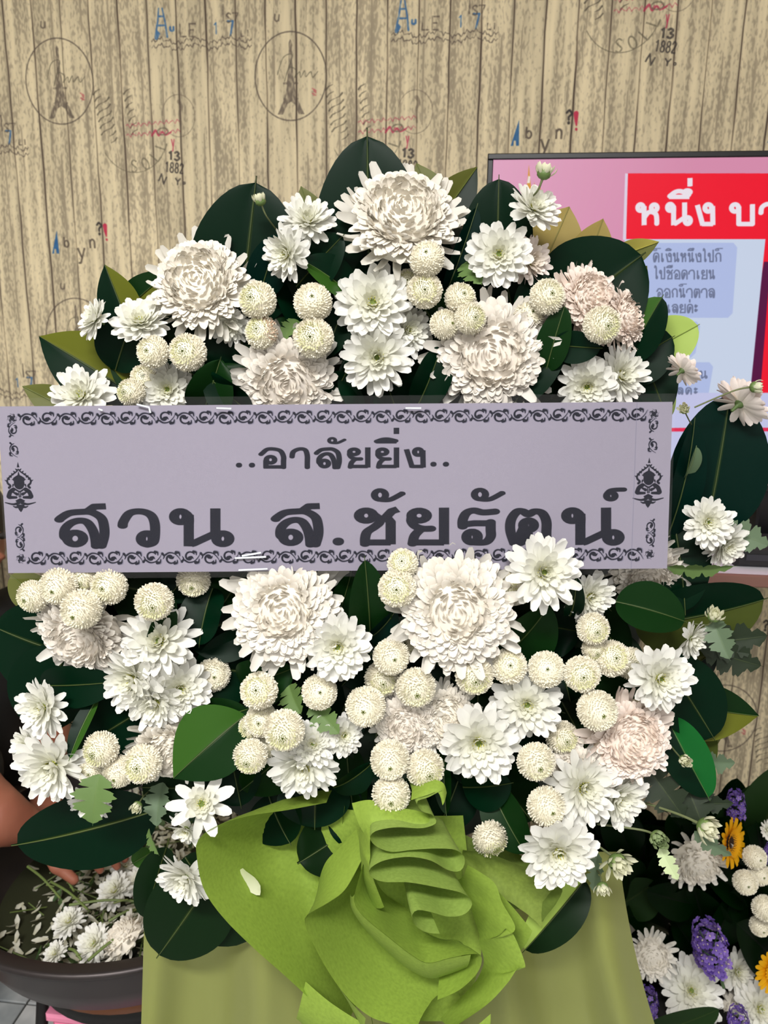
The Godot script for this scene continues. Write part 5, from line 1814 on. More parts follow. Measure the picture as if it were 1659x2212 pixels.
func wreath() -> void:
	var o := thing("funeral_wreath", "wreath of overlapping dark green leaves that carries the white chrysanthemums", "wreath", wp(800, 1180, -0.07))
	# the soaked foam pad that everything is stuck into
	var mb := MB.new()
	var prof := [Vector2(0.0, 0.035), Vector2(0.6, 0.034), Vector2(0.86, 0.02), Vector2(0.98, 0.0), Vector2(1.0, -0.012), Vector2(0.95, -0.03), Vector2(0.0, -0.034)]
	mb.lathe(prof, 40, lin(20, 38, 22))
	for i in mb.v.size():
		var p := mb.v[i]
		mb.v[i] = wreath_r * p.x * 0.35 + wreath_u * -p.z * 0.40 + wreath_n * p.y
	obj("foam_pad", mb.commit(), mat("plain"), o)
	rng.seed = 21
	for i in 130:
		var a := i * 2.399963
		var rr := sqrt((i + 0.5) / 130.0)
		var px := 800.0 + cos(a) * rr * 600.0
		var py := 1170.0 + sin(a) * rr * 660.0
		var out := Vector2(cos(a), sin(a)).rotated(rng.randf_range(-0.9, 0.9)) * rng.randf_range(90, 150)
		var z := rng.randf_range(-0.035, -0.012)
		put_leaf(o, [[px - out.x * 0.4, py - out.y * 0.4, z - 0.01], [px + out.x * 0.75, py + out.y * 0.75, z + 0.012], rng.randf_range(110, 180), rng.randf_range(0.1, 0.4), rng.randf_range(0.0, 0.06), rng.randf_range(-0.5, 0.5), ["dark", "deep", "green", "dark"][i % 4], "", "wavy" if i % 3 == 0 else ""])
	for q in leaf_list():
		put_leaf(o, q)
	# the wooden easel that it leans on
	var e := thing("wooden_easel", "brown wooden easel behind the wreath, one leg showing through the fabric", "easel", Vector3(wreath_c.x, 0, -0.9))
	var head := wp(800, 640, -0.13)
	for q in [Vector3(wreath_c.x - 0.3, 0.0, -0.80), Vector3(wreath_c.x + 0.34, 0.0, -0.82), Vector3(wreath_c.x + 0.02, 0.0, -1.32)]:
		var lg := MB.new()
		lg.tube([q - e.position + Vector3(0, 0.001, 0), head - e.position + (q - head) * 0.04], [0.013, 0.012], 6, lin(150, 96, 48))
		obj("leg", lg.commit(), mat("plain"), e)
	var cb := MB.new()
	var k := 0.42
	cb.tube([head.lerp(Vector3(wreath_c.x - 0.3, 0, -0.80), k) - e.position, head.lerp(Vector3(wreath_c.x + 0.34, 0, -0.82), k) - e.position], [0.011, 0.011], 6, lin(150, 96, 48))
	obj("crossbar", cb.commit(), mat("plain"), e)


func banner() -> void:
	var o := thing("condolence_banner", "pale grey banner with black Thai lettering and scroll border across the wreath's middle", "banner", wp(724, 1052, 0.05))
	var pm := MB.new()
	var rows := []
	var uvs := []
	var sm := MB.new()
	var srows := []
	var nz := FastNoiseLite.new()
	nz.seed = 4
	nz.frequency = 0.006
	for j in 15:
		var v := j / 14.0
		var row := PackedVector3Array()
		var ur := PackedVector2Array()
		for i in 49:
			var u := i / 48.0
			var px := lerpf(lerpf(-6, 18, v), lerpf(1453, 1441, v), u)
			var py := lerpf(lerpf(878, 868, u), lerpf(1238, 1228, u), v)
			row.append(wp(px, py, banner_off(u, v)) - o.position)
			ur.append(Vector2(u, v))
		rows.append(row)
		uvs.append(ur)
	pm.grid(rows, [], uvs)
	obj("paper", pm.commit(), mat("banner_paper", Color.WHITE, 0.8, {"metallic_specular": 0.02, "albedo_texture": banner_print(), "vertex_color_use_as_albedo": false, "texture_repeat": false}), o)
	# the clear sleeve, a little larger and crinkled
	for j in 37:
		var v := lerpf(-0.05, 1.035, j / 36.0)
		var row := PackedVector3Array()
		for i in 181:
			var u := lerpf(-0.003, 1.004, i / 180.0)
			var px := lerpf(lerpf(-6, 18, v), lerpf(1453, 1441, v), u)
			var py := lerpf(lerpf(878, 868, u), lerpf(1238, 1228, u), v)
			var w := 0.0014 * nz.get_noise_2d(px * 0.7, py) + 0.0006 * nz.get_noise_2d(px * 4.0, py * 1.5)
			row.append(wp(px, py, banner_off(clampf(u, 0, 1), clampf(v, 0, 1)) + 0.0022 + w) - o.position)
		srows.append(row)
	sm.grid(srows, [])
	obj("plastic_sleeve", sm.commit(), mat("clear_plastic", Color(1, 1, 1, 0.015), 0.08, {"transparency": BaseMaterial3D.TRANSPARENCY_ALPHA, "vertex_color_use_as_albedo": false, "metallic_specular": 0.14}), o)
	# pinched creases along the sleeve's edges, coloured white as the lamp's glints
	for q in [[[296, 874, 0], [322, 880, 0], [325, 892, 0]], [[213, 884, 0], [222, 887, 0]], [[468, 882, 0], [500, 883, 0]], [[508, 1206, 0], [575, 1203, 0]], [[523, 1201, 0], [564, 1194, 0]], [[516, 1232, 0], [578, 1229, 0]], [[876, 882, 0], [910, 882, 0]]]:
		var pts := []
		for p in q:
			pts.append(wp(p[0], p[1], banner_off(p[0] / 1450.0, 0.5) + 0.0045) - o.position)
		var mb := MB.new()
		var rad := []
		for i in pts.size():
			rad.append(0.0011)
		mb.tube(pts, rad, 7)
		obj("sleeve_crease_glint", mb.commit(), mat("crease_glint", Color(0.9, 0.92, 0.95), 0.08, {"metallic": 0.0, "clearcoat_enabled": true, "clearcoat": 1.0, "vertex_color_use_as_albedo": false}), o)


func banner_off(u: float, v: float) -> float:
	return 0.05 + 0.006 * sin(u * PI) + 0.0016 * sin(u * 17.0 + v * 2.0) + 0.002 * (v - 0.5)


func fabric() -> void:
	var fn := FastNoiseLite.new()
	fn.frequency = 0.05
	fn.fractal_octaves = 5
	var weave := NoiseTexture2D.new()
	weave.width = 512
	weave.height = 512
	weave.seamless = true
	weave.noise = fn
	var ramp := Gradient.new()
	ramp.colors = PackedColorArray([Color(0.84, 0.85, 0.8), Color(1, 1, 1)])
	weave.color_ramp = ramp
	var green := mat("fabric", Color.WHITE, 0.75, {"albedo_texture": weave, "uv1_triplanar": true, "uv1_scale": Vector3(7, 7, 7),"backlight_enabled": true, "backlight": Color(0.5, 0.5, 0.25)})
	var bright := lin(150, 178, 68)
	var o := thing("fabric_rosette", "bright green fabric gathered into ruffled folds under the wreath's lower middle", "fabric bow", wp(800, 1900, 0.0))
	var piece := func(called: String, a: Array, b: Array, n: int, m: int, sag: float, jit: float, sd: int, col: Color) -> void:
		var pa := places(a)
		var pb := places(b)
		for i in pa.size():
			pa[i] -= o.position
		for i in pb.size():
			pb[i] -= o.position
		obj(called, ruled(pa, pb, n, m, sag, jit, sd, col), green, o)
	# left wing: a wide cone whose rim turns forward
	piece.call("left_wing", [[705, 1734, 0.02], [620, 1750, 0.045], [540, 1762, 0.062], [470, 1783, 0.075], [428, 1814, 0.08], [425, 1850, 0.08], [440, 1920, 0.078], [482, 1982, 0.075], [550, 2050, 0.07], [620, 2112, 0.06], [690, 2180, 0.05], [740, 2250, 0.04]], [[745, 1742, 0.0], [742, 1760, -0.005], [740, 1775, -0.01], [735, 1795, -0.015], [725, 1815, -0.02], [715, 1840, -0.02], [712, 1880, -0.02], [720, 1930, -0.015], [740, 1990, 0.0], [765, 2050, 0.01], [790, 2120, 0.02], [810, 2250, 0.03]], 60, 14, -0.065, 0.01, 3, bright)
	# the big fold left of the middle: its outside strip, then the hollow
	piece.call("wide_fold", [[785, 1852, 0.07], [747, 1920, 0.085], [709, 1950, 0.092], [668, 1974, 0.096], [658, 1994, 0.098], [675, 2036, 0.1], [709, 2098, 0.1], [747, 2151, 0.1], [786, 2187, 0.1], [824, 2206, 0.1], [900, 2222, 0.1]], [[800, 1850, 0.03], [795, 1890, 0.02], [800, 1920, 0.01], [806, 1945, 0.0], [812, 1965, 0.0], [830, 2000, 0.0], [860, 2040, 0.01], [900, 2075, 0.02], [940, 2100, 0.03], [970, 2120, 0.04], [1000, 2160, 0.05]], 60, 12, -0.03, 0.005, 5, bright)
	piece.call("wide_fold_back", [[785, 1850, 0.068], [747, 1919, 0.083], [709, 1949, 0.09], [668, 1973, 0.094], [658, 1993, 0.096], [675, 2036, 0.098], [709, 2098, 0.098], [747, 2152, 0.098], [790, 2200, 0.098]], [[770, 1790, 0.03], [735, 1830, 0.03], [705, 1860, 0.025], [690, 1900, 0.02], [684, 1950, 0.02], [690, 2010, 0.02], [715, 2080, 0.03], [750, 2150, 0.04], [780, 2230, 0.05]], 50, 8, 0.004, 0.003, 6, bright)
	# the inner cup
	piece.call("cup_fold", [[784, 1868, 0.085], [767, 1928, 0.1], [766, 1951, 0.105], [786, 1980, 0.108], [834, 2020, 0.112], [892, 2065, 0.114], [926, 2080, 0.114], [969, 2070, 0.112], [1017, 2061, 0.108], [1040, 2066, 0.106], [1032, 2100, 0.104], [993, 2138, 0.1], [945, 2160, 0.098]], [[806, 1860, 0.04], [812, 1900, 0.03], [826, 1925, 0.025], [850, 1945, 0.02], [880, 1965, 0.03], [905, 2000, 0.05], [930, 2020, 0.06], [960, 2030, 0.06], [985, 2030, 0.06], [1000, 2040, 0.06], [1000, 2060, 0.06], [980, 2080, 0.06], [950, 2100, 0.06]], 70, 10, -0.004, 0.002, 7, bright)
	piece.call("cup_fold_front", [[767, 1930, 0.1], [766, 1952, 0.106], [786, 1981, 0.109], [834, 2021, 0.113], [892, 2066, 0.115], [926, 2081, 0.115], [969, 2071, 0.113], [1017, 2062, 0.109]], [[756, 1930, 0.07], [760, 1965, 0.06], [790, 2010, 0.06], [830, 2050, 0.062], [880, 2092, 0.066], [925, 2112, 0.07], [965, 2105, 0.07], [1005, 2090, 0.07]], 40, 5, 0.006, 0.002, 8, bright)
	# the accordion of folds, front edge to back edge
	var front := [[954, 1707, 0.09], [926, 1722, 0.096], [900, 1732, 0.1], [911, 1752, 0.102], [935, 1761, 0.1], [942, 1778, 0.1], [911, 1789, 0.104], [858, 1787, 0.108], [815, 1794, 0.11], [799, 1808, 0.112], [811, 1827, 0.113], [845, 1840, 0.113], [888, 1836, 0.11], [940, 1833, 0.108], [984, 1836, 0.106], [1004, 1854, 0.106], [996, 1880, 0.107], [969, 1880, 0.11], [930, 1859, 0.114], [882, 1851, 0.116], [829, 1859, 0.118], [799, 1877, 0.12], [802, 1894, 0.122], [830, 1905, 0.122], [882, 1906, 0.12], [945, 1917, 0.118], [1000, 1930, 0.115], [1020, 1952, 0.114], [1003, 1975, 0.115], [969, 1980, 0.117], [930, 1970, 0.12], [902, 1966, 0.123], [890, 1978, 0.125], [898, 2000, 0.125], [921, 2014, 0.124], [950, 2017, 0.122]]
	var back := []
	for q in front:
		back.append([lerpf(q[0], 880.0, 0.22) - 16.0, q[1] - 62.0 - (q[1] - 1700.0) * 0.07, q[2] - 0.07])
	piece.call("ruffle", front, back, 150, 8, 0.004, 0.0015, 9, bright.lightened(0.04))
	piece.call("ruffle_tail", [[760, 1735, 0.06], [800, 1728, 0.07], [850, 1742, 0.075], [905, 1752, 0.08], [938, 1764, 0.08]], [[786, 1800, 0.08], [806, 1790, 0.09], [860, 1782, 0.095], [912, 1786, 0.096], [942, 1780, 0.096]], 30, 6, 0.006, 0.001, 10, bright)
	piece.call("ruffle_tail", [[890, 1700, 0.07], [925, 1684, 0.075], [956, 1690, 0.08], [965, 1712, 0.08]], [[888, 1728, 0.095], [920, 1718, 0.094], [946, 1712, 0.09], [956, 1740, 0.088]], 24, 5, 0.004, 0.001, 11, bright)
	piece.call("ruffle_side", [[782, 1740, 0.05], [776, 1800, 0.06], [778, 1850, 0.065], [782, 1890, 0.07], [800, 1950, 0.06]], [[812, 1795, 0.095], [800, 1810, 0.1], [800, 1850, 0.105], [800, 1880, 0.11], [830, 1960, 0.08]], 40, 6, 0.006, 0.001, 12, bright)
	# stiff zigzag folds at the right and the broad wing behind them
	piece.call("right_fold", [[1010, 1868, 0.09], [1066, 1905, 0.095], [1085, 1950, 0.096], [1112, 1998, 0.1], [1106, 2016, 0.1], [1092, 2006, 0.094], [1110, 2020, 0.094], [1135, 2086, 0.096], [1118, 2092, 0.096], [1096, 2124, 0.094], [1052, 2170, 0.09], [985, 2216, 0.09]], [[990, 1900, 0.05], [1010, 1940, 0.05], [1020, 1970, 0.05], [1030, 2000, 0.05], [1035, 2020, 0.05], [1035, 2035, 0.05], [1040, 2050, 0.05], [1045, 2075, 0.05], [1040, 2095, 0.05], [1030, 2115, 0.05], [1000, 2150, 0.05], [950, 2200, 0.05]], 90, 8, 0.006, 0.004, 13, bright)
	piece.call("right_fold_tip", [[1076, 1925, 0.085], [1110, 1962, 0.085], [1150, 2011, 0.085]], [[1090, 2000, 0.06], [1110, 2040, 0.06], [1118, 2060, 0.06]], 20, 5, 0.004, 0.002, 14, bright)
	piece.call("right_wing", [[1000, 1836, 0.03], [1060, 1846, 0.045], [1120, 1868, 0.05], [1176, 1892, 0.055], [1211, 1908, 0.055]], [[1000, 1900, 0.02], [1055, 1925, 0.03], [1110, 1955, 0.035], [1150, 1985, 0.035], [1172, 2010, 0.035]], 40, 10, -0.012, 0.006, 15, lin(138, 158, 68))
	piece.call("right_wing_back", [[960, 1780, -0.01], [1040, 1820, -0.01], [1130, 1850, 0.0], [1212, 1908, 0.05], [1200, 1954, 0.05]], [[960, 1900, -0.02], [1040, 1940, -0.01], [1100, 1960, 0.0], [1150, 1970, 0.02], [1170, 1990, 0.03]], 30, 8, 0.0, 0.004, 16, lin(116, 138, 58))
	piece.call("lower_fold", [[660, 2120, 0.05], [720, 2170, 0.07], [800, 2216, 0.08], [900, 2240, 0.08], [1000, 2232, 0.08], [1060, 2190, 0.07]], [[640, 2200, 0.03], [700, 2250, 0.04], [800, 2290, 0.05], [900, 2300, 0.05], [1000, 2290, 0.05], [1050, 2240, 0.05]], 40, 6, 0.01, 0.005, 17, bright)
	piece.call("hollow", [[700, 1740, -0.015], [690, 1850, -0.02], [700, 1950, -0.01], [740, 2060, 0.0], [800, 2180, 0.01]], [[1000, 1760, -0.01], [1010, 1850, 0.0], [1020, 1950, 0.01], [1040, 2060, 0.02], [1000, 2200, 0.03]], 30, 10, 0.01, 0.005, 18, bright)

	var fp := MB.new()
	var lie := (wreath_r * 0.62 - wreath_u * 0.78).normalized()
	petal(fp, Transform3D(Basis(lie, wreath_n, lie.cross(wreath_n)), Vector3.ZERO), 0.034, 0.0075, 0.0, 0.3, 0.3, 0.2, lin(214, 222, 176), lin(232, 234, 206), 6)
	var fallen := obj("fallen_petal", fp.commit(), mat("petal_cream"))
	var wing: MeshInstance3D = o.get_node("left_wing")
	var best := 1e9
	for p in wing.mesh.surface_get_arrays(0)[Mesh.ARRAY_VERTEX]:
		var miss: float = (p + o.position).distance_to(eye_line(528, 1876, p + o.position))
		if miss < best:
			best = miss
			fallen.position = p + o.position + wreath_n * 0.003
	tag(fallen, "single fallen pale petal lying on the green fabric's left wing", "petal")

	# the satin skirt hanging in front of the easel
	var sk := thing("fabric_skirt", "yellowish green satin cloth hanging below the wreath down to the picture's lower edge", "cloth", wp(860, 2150, -0.03))
	var mb := MB.new()
	var rows := []
	var cols := []
	for j in 33:
		var s := j / 32.0
		var row := PackedVector3Array()
		var cr := PackedColorArray()
		for i in 97:
			var u := i / 96.0
			var y := lerpf(lerpf(2000, 1840, smoothstep(0.3, 0.9, u)), 2640, s)
			var yy := clampf((y - 1840.0) / 372.0, 0.0, 3.0)
			var x := lerpf(316.0 - 11.0 * yy, 1336.0 + 78.0 * yy * yy * 0.5 + 40.0 * yy * 0.98, u)
			var z := -0.052 + 0.02 * sin(u * 27.0 + 1.0 + 0.5 * s) * smoothstep(0.0, 0.4, s + 0.25) + 0.008 * sin(u * 61.0 + s * 2.0) * (0.3 + 0.7 * s) + 0.005 * sin(u * 11.0 - s * 7.0)
			row.append(wp(x, y, z) - sk.position)
			cr.append(lin(140, 146, 74))
		rows.append(row)
		cols.append(cr)
	mb.grid(rows, cols)
	obj("skirt_cloth", mb.commit(), mat("satin", Color.WHITE, 0.36, {"metallic": 0.2, "backlight_enabled": true, "backlight": Color(0.5, 0.5, 0.3), "rim_enabled": true, "rim": 0.4, "metallic_specular": 0.6}), sk)


func flowers() -> void:
	var mums := [make_mum(11, 400, 0.62, CREAM, 0.16), make_mum(12, 430, 0.6, Color(0.90, 0.86, 0.79), 0.36), make_mum(13, 390, 0.56, Color(0.90, 0.85, 0.79), 0.26)]
	var daisies := [make_daisy(31, 1.0, 0.135, 1.0), make_daisy(32, 1.0, 0.155, 0.9), make_daisy(33, 0.95, 0.125, 1.15), make_daisy(34, 1.0, 0.16, 0.8, 9)]
	var buttons := [make_button(51, 0.9, 0.92), make_button(52, 0.5, 0.86), make_button(53, 0.2, 0.96), make_button(54, 1.0, 0.8, true)]
	var i := 0
	rng.seed = 404
	for q in flower_list():
		var at := wp(q[1], q[2], q[6])
		var r := metres(at, q[3] * ((1.17 if "tight" in q[7] else 1.07) if q[0] != "P" else 1.02))
		var spin := rng.randf() * TAU
		if q[0] == "M":
			put_flower(mums[1 if "domed chrysanthemum just under" in q[7] or "overlapping" in q[7] else [0, 0, 2, 2][i % 4]], "spider_chrysanthemum", at, r, q[4], q[5], spin, q[7], "large domed chrysanthemums of the wreath")
		elif q[0] == "D":
			put_flower(daisies[3] if "sparse" in q[7] else daisies[i % 3], "daisy_chrysanthemum", at, r, q[4], q[5], spin, q[7], "daisy-like white chrysanthemums of the wreath")
		else:
			put_flower(buttons[3 if "browned" in q[7] else (0 if "heart" in q[7] or "green" in q[7] else i % 3)], "button_chrysanthemum", at, r, q[4], q[5], spin, q[7], "cream button chrysanthemums of the wreath")
		if "pinkish" in q[7].left(20) and q[0] != "P":  # the screen's pink light is painted on by swapping the petal material
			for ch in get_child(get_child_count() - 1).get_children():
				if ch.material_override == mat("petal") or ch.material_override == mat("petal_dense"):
					ch.material_override = mat("petal_pink_lit")
		i += 1
	var k := 0
	for q in bud_list():
		var bud := make_bud(70 + k, q[7], q[8])
		var at := wp(q[0], q[1], q[6])
		var r := metres(at, q[2])
		bud.name = numbered("flower_bud")
		add_child(bud)
		tag(bud, q[10], "flower bud", "buds on thin stems")
		var n: Vector3 = (wreath_r * q[3] + wreath_u * q[4] + wreath_n * q[5]).normalized()
		var x: Vector3 = n.cross(wreath_u if absf(n.dot(wreath_u)) < 0.95 else wreath_r).normalized()
		bud.transform = Transform3D(Basis(x, n, x.cross(n)).scaled_local(Vector3.ONE * r), at - n * r * 0.5)
		var inv := bud.transform.affine_inverse()
		var foot := inv * wp(q[9][0], q[9][1], q[9][2])
		var st := MB.new()
		var top := Vector3(0, -0.25, 0)
		st.tube(curve([top, Vector3(0, -1.3, 0).lerp(foot, 0.2), foot], 6), [0.16, 0.15, 0.14, 0.13, 0.13, 0.12, 0.12, 0.12, 0.12, 0.12, 0.12, 0.12, 0.12], 6, lin(104, 112, 74))
		obj("stem", st.commit(), mat("stem"), bud)
		k += 1
	# single flowers of their own kind
	var little := make_bud(88, 0.95, 0.0)
	little.name = "opening_chrysanthemum"
	add_child(little)
	tag(little, "little half open white flower with few rounded petals, lowest right against the dark gap", "flower")
	var at2 := wp(1342, 1874, 0.06)
	var n2 := (wreath_n + wreath_r * 0.35 - wreath_u * 0.3).normalized()
	var x2 := n2.cross(wreath_u).normalized()
	little.transform = Transform3D(Basis(x2, n2, x2.cross(n2)).scaled_local(Vector3.ONE * metres(at2, 26)), at2 - n2 * 0.012)
	var ls := MB.new()
	ls.tube([Vector3(0, -0.2, 0), little.transform.affine_inverse() * wp(1290, 1826, 0.03)], [0.12, 0.1], 6, lin(104, 112, 74))
	obj("stem", ls.commit(), mat("stem"), little)
	# two blooms seen from behind, hanging out at the right
	for q in [[1598, 872, 66, "pinkish bloom seen from behind, drooping before the television's red stripe"], [1474, 800, 44, "pinkish bloom seen from behind, beside the light green leaf tip and the screen"]]:
		var d: Node3D = daisies[1].duplicate()
		d.name = numbered("daisy_chrysanthemum")
		add_child(d)
		tag(d, q[3], "flower", "daisy-like white chrysanthemums of the wreath")
		var at := wp(q[0], q[1], 0.03)
		var n := (wreath_r * 0.9 + wreath_u * 0.75 - wreath_n * 0.35).normalized()
		var x := n.cross(wreath_n).normalized()
		d.transform = Transform3D(Basis(x, n, x.cross(n)).scaled_local(Vector3.ONE * metres(at, q[2])), at)
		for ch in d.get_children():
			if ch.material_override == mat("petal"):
				ch.material_override = mat("petal_pink_lit")
	for p in mums + daisies + buttons:
		p.free()


func basin() -> void:
	var c := Vector3(-0.565, 0.42, -1.185)
	# a low round stool
	var so := thing("round_stool", "low round stool with an orange brown wooden top on a black frame under the basin", "stool", Vector3(c.x, 0, c.z))
	var tp := MB.new()
	tp.lathe([Vector2(0.0, 0.252), Vector2(0.198, 0.252), Vector2(0.204, 0.247), Vector2(0.204, 0.23), Vector2(0.198, 0.225), Vector2(0.0, 0.225)], 48, lin(122, 68, 28))
	obj("seat", tp.commit(), mat("varnish", Color.WHITE, 0.4), so)
	var rg := MB.new()
	rg.lathe([Vector2(0.168, 0.224), Vector2(0.19, 0.224), Vector2(0.19, 0.192), Vector2(0.168, 0.192), Vector2(0.168, 0.224)], 40, lin(16, 16, 18))
	obj("frame_ring", rg.commit(), mat("plain"), so)
	for k in 4:
		var a := TAU * k / 4 + 0.9
		var lg := MB.new()
		lg.tube([Vector3(cos(a) * 0.178, 0.2, sin(a) * 0.178), Vector3(cos(a) * 0.2, 0.002, sin(a) * 0.2)], [0.011, 0.011], 8, lin(16, 16, 18))
		obj("leg", lg.commit(), mat("plain"), so)
	var pk := thing("pink_box", "pink plastic box standing on the tiles under the stool", "box", Vector3(c.x + 0.03, 0.0, c.z + 0.05))
	var pb := MB.new()
	pb.slab(Vector3(-0.14, 0.001, -0.1), Vector3(0.14, 0.15, 0.1), 0.008, lin(226, 120, 156))
	obj("box_body", pb.commit(), mat("plain"), pk)
	var pl := MB.new()
	pl.slab(Vector3(-0.146, 0.15, -0.106), Vector3(0.146, 0.165, 0.106), 0.004, lin(232, 138, 170))
	obj("lid", pl.commit(), mat("plain"), pk)
	# the basin
	var bo := thing("metal_basin", "wide dark grey metal basin full of discarded petals at the lower left", "basin", Vector3(c.x, 0.2525, c.z))
	var h := c.y - 0.2525
	var mb := MB.new()
	mb.lathe([Vector2(0.0, 0.01), Vector2(0.15, 0.012), Vector2(0.21, 0.026), Vector2(0.255, 0.06), Vector2(0.282, 0.106), Vector2(0.298, h - 0.004), Vector2(0.302, h), Vector2(0.321, h + 0.002), Vector2(0.327, h - 0.003), Vector2(0.325, h - 0.01), Vector2(0.312, h - 0.013), Vector2(0.294, 0.1), Vector2(0.266, 0.05), Vector2(0.222, 0.016), Vector2(0.16, 0.001), Vector2(0.0, 0.0)], 96, lin(66, 60, 60))
	obj("basin_shell", mb.commit(), mat("basin_metal", Color.WHITE, 0.42, {"metallic": 0.75}), bo)
	# what was thrown into it: loose petals and clippings
	rng.seed = 66
	var heap := thing("petal_heap", "heap of loose white petals and green clippings inside the dark basin", "petals", Vector3(c.x, 0.2645, c.z))
	var pm := MB.new()
	pm.lathe([Vector2(0.0, 0.11), Vector2(0.1, 0.118), Vector2(0.2, 0.122), Vector2(0.255, 0.112), Vector2(0.226, 0.066), Vector2(0.18, 0.03), Vector2(0.12, 0.006), Vector2(0.0, 0.004)], 40, lin(58, 60, 40))
	for i in pm.v.size():
		var p := pm.v[i]
		pm.v[i].y = p.y * (0.35 + 0.65 * smoothstep(-0.2, 0.1, p.x - p.z * 0.2))
	var gm := MB.new()
	for i in 1500:
		var a := rng.randf() * TAU
		var rr := 0.25 * sqrt(rng.randf())
		var x := cos(a) * rr
		var z := sin(a) * rr
		var full := 0.35 + 0.65 * smoothstep(-0.2, 0.1, x - z * 0.2)
		var y := 0.116 * full + rng.randf_range(0.0, 0.022)
		if rng.randf() > smoothstep(-0.24, -0.06, x - z * 0.2):
			continue
		var xf := Transform3D(Basis.from_euler(Vector3(rng.randf_range(-0.9, 0.9), rng.randf() * TAU, rng.randf_range(-0.9, 0.9))), Vector3(x, y, z))
		if i % 5 < 4:
			petal(pm, xf, rng.randf_range(0.014, 0.026), 0.0042, 0.0, rng.randf_range(-0.3, 0.9), 0.4, 0.1, lin(206, 202, 176), lin(236, 234, 222), 3)
		elif i % 3 == 0:
			gm.tube([xf * Vector3(-0.03, 0.0, 0), xf * Vector3(0.035, 0.004, 0)], [0.0014, 0.0012], 5, lin(92, 108, 54))
		else:
			petal(gm, xf, 0.022, 0.006, 0.1, 0.4, 0.3, 0.0, lin(46, 70, 36), lin(74, 98, 52), 3)
	obj("loose_petals", pm.commit(), mat("petal_cream"), heap).set_meta("kind", "stuff")
	obj("clippings", gm.commit(), mat("stem"), heap).set_meta("kind", "stuff")
	var dz := [make_daisy(61, 0.8, 0.13, 0.9), make_mum(62, 150, 0.6, CREAM)]
	for q in [[150, 1992, 40, 0, "white daisy lying on its side on the petal heap, nearest the basin's left rim"], [205, 2040, 46, 0, "crushed daisy in the middle of the basin's petal heap"], [270, 2030, 58, 1, "ivory domed bloom in the basin beside the green cloth"], [250, 1925, 46, 0, "discarded daisy at the back of the basin under the drooping leaf"], [270, 1872, 34, 0, "small discarded daisy highest in the basin, below the hanging leaf's edge"], [120, 2060, 30, 0, "small discarded daisy by the basin's front rim"], [300, 1905, 40, 0, "discarded daisy in the basin close to the dark leaf at the cloth"]]:
		var full2 := 0.03
		var at := on_y(q[0], q[1], 0.38 + full2 * clampf((q[0] - 100.0) / 200.0, 0.0, 1.0))
		var d: Node3D = dz[q[3]].duplicate()
		d.name = numbered("discarded_flower")
		add_child(d)
		tag(d, q[4], "flower", "discarded flowers in the basin")
		var n := Vector3(rng.randf_range(-0.7, 0.3), 1.0, rng.randf_range(0.0, 0.8)).normalized()
		var x := n.cross(Vector3(0, 0, 1)).normalized()
		d.transform = Transform3D(Basis(x, n, x.cross(n)).scaled_local(Vector3.ONE * metres(at, q[2])), at)
	for p in dz:
		p.free()
	var stems := [[60, 1872, 130, 1940], [125, 1880, 160, 1925], [110, 1905, 190, 1965], [150, 1955, 310, 1948], [190, 2075, 300, 2000], [235, 1990, 312, 1962], [150, 2050, 176, 2074]]
	var si := 0
	for q in stems:
		var o := thing("cut_stem", ["thin green stem poking up by the hand in the basin", "short green stem beside the fingers in the basin", "slanting green stem across the dark side of the basin", "long pale stem lying level across the petal heap", "dark green stem slanting towards the basin's front rim", "pale stem ending at the dark leaf by the cloth", "stub of stem under the front rim's petals"][si], "stem", on_y(q[0], q[1], 0.41), "cut stems in the basin")
		var mb2 := MB.new()
		var p1 := on_y(q[2], q[3], 0.412) - o.position
		mb2.tube(curve([Vector3.ZERO, p1 * 0.5 + Vector3(0, 0.006, 0), p1], 4), [0.0024, 0.0023, 0.0022, 0.0022, 0.0021, 0.002, 0.002, 0.0019, 0.0018], 7, lin(102, 118, 62))
		obj("stalk", mb2.commit(), mat("stem"), o)
		var tw := MB.new()
		tw.tube([p1 * 0.6, p1 * 0.75 + Vector3(0.008, 0.012, 0.006)], [0.0016, 0.0008], 6, lin(120, 132, 76))
		obj("twig", tw.commit(), mat("stem"), o)
		si += 1
	# a withered brown head by the stool's edge
	var w := make_button(58, 0.0, 0.8)
	w.name = "withered_flower"
	add_child(w)
	tag(w, "withered brown flower head on the wooden stool's left edge", "flower")
	var wp_ := on_y(72, 2148, 0.27)
	w.transform = Transform3D(Basis.from_euler(Vector3(0.5, 0.4, 0.5)).scaled_local(Vector3.ONE * 0.024), Vector3(wp_.x, 0.27, wp_.z) if wp_.distance_to(Vector3(c.x, 0.27, c.z)) < 0.2 else Vector3(c.x, 0.27, c.z) + (wp_ - Vector3(c.x, 0.27, c.z)).normalized() * 0.19)
	for ch in w.get_children():
		ch.material_override = mat("withered", Color8(168, 132, 104), 0.8)


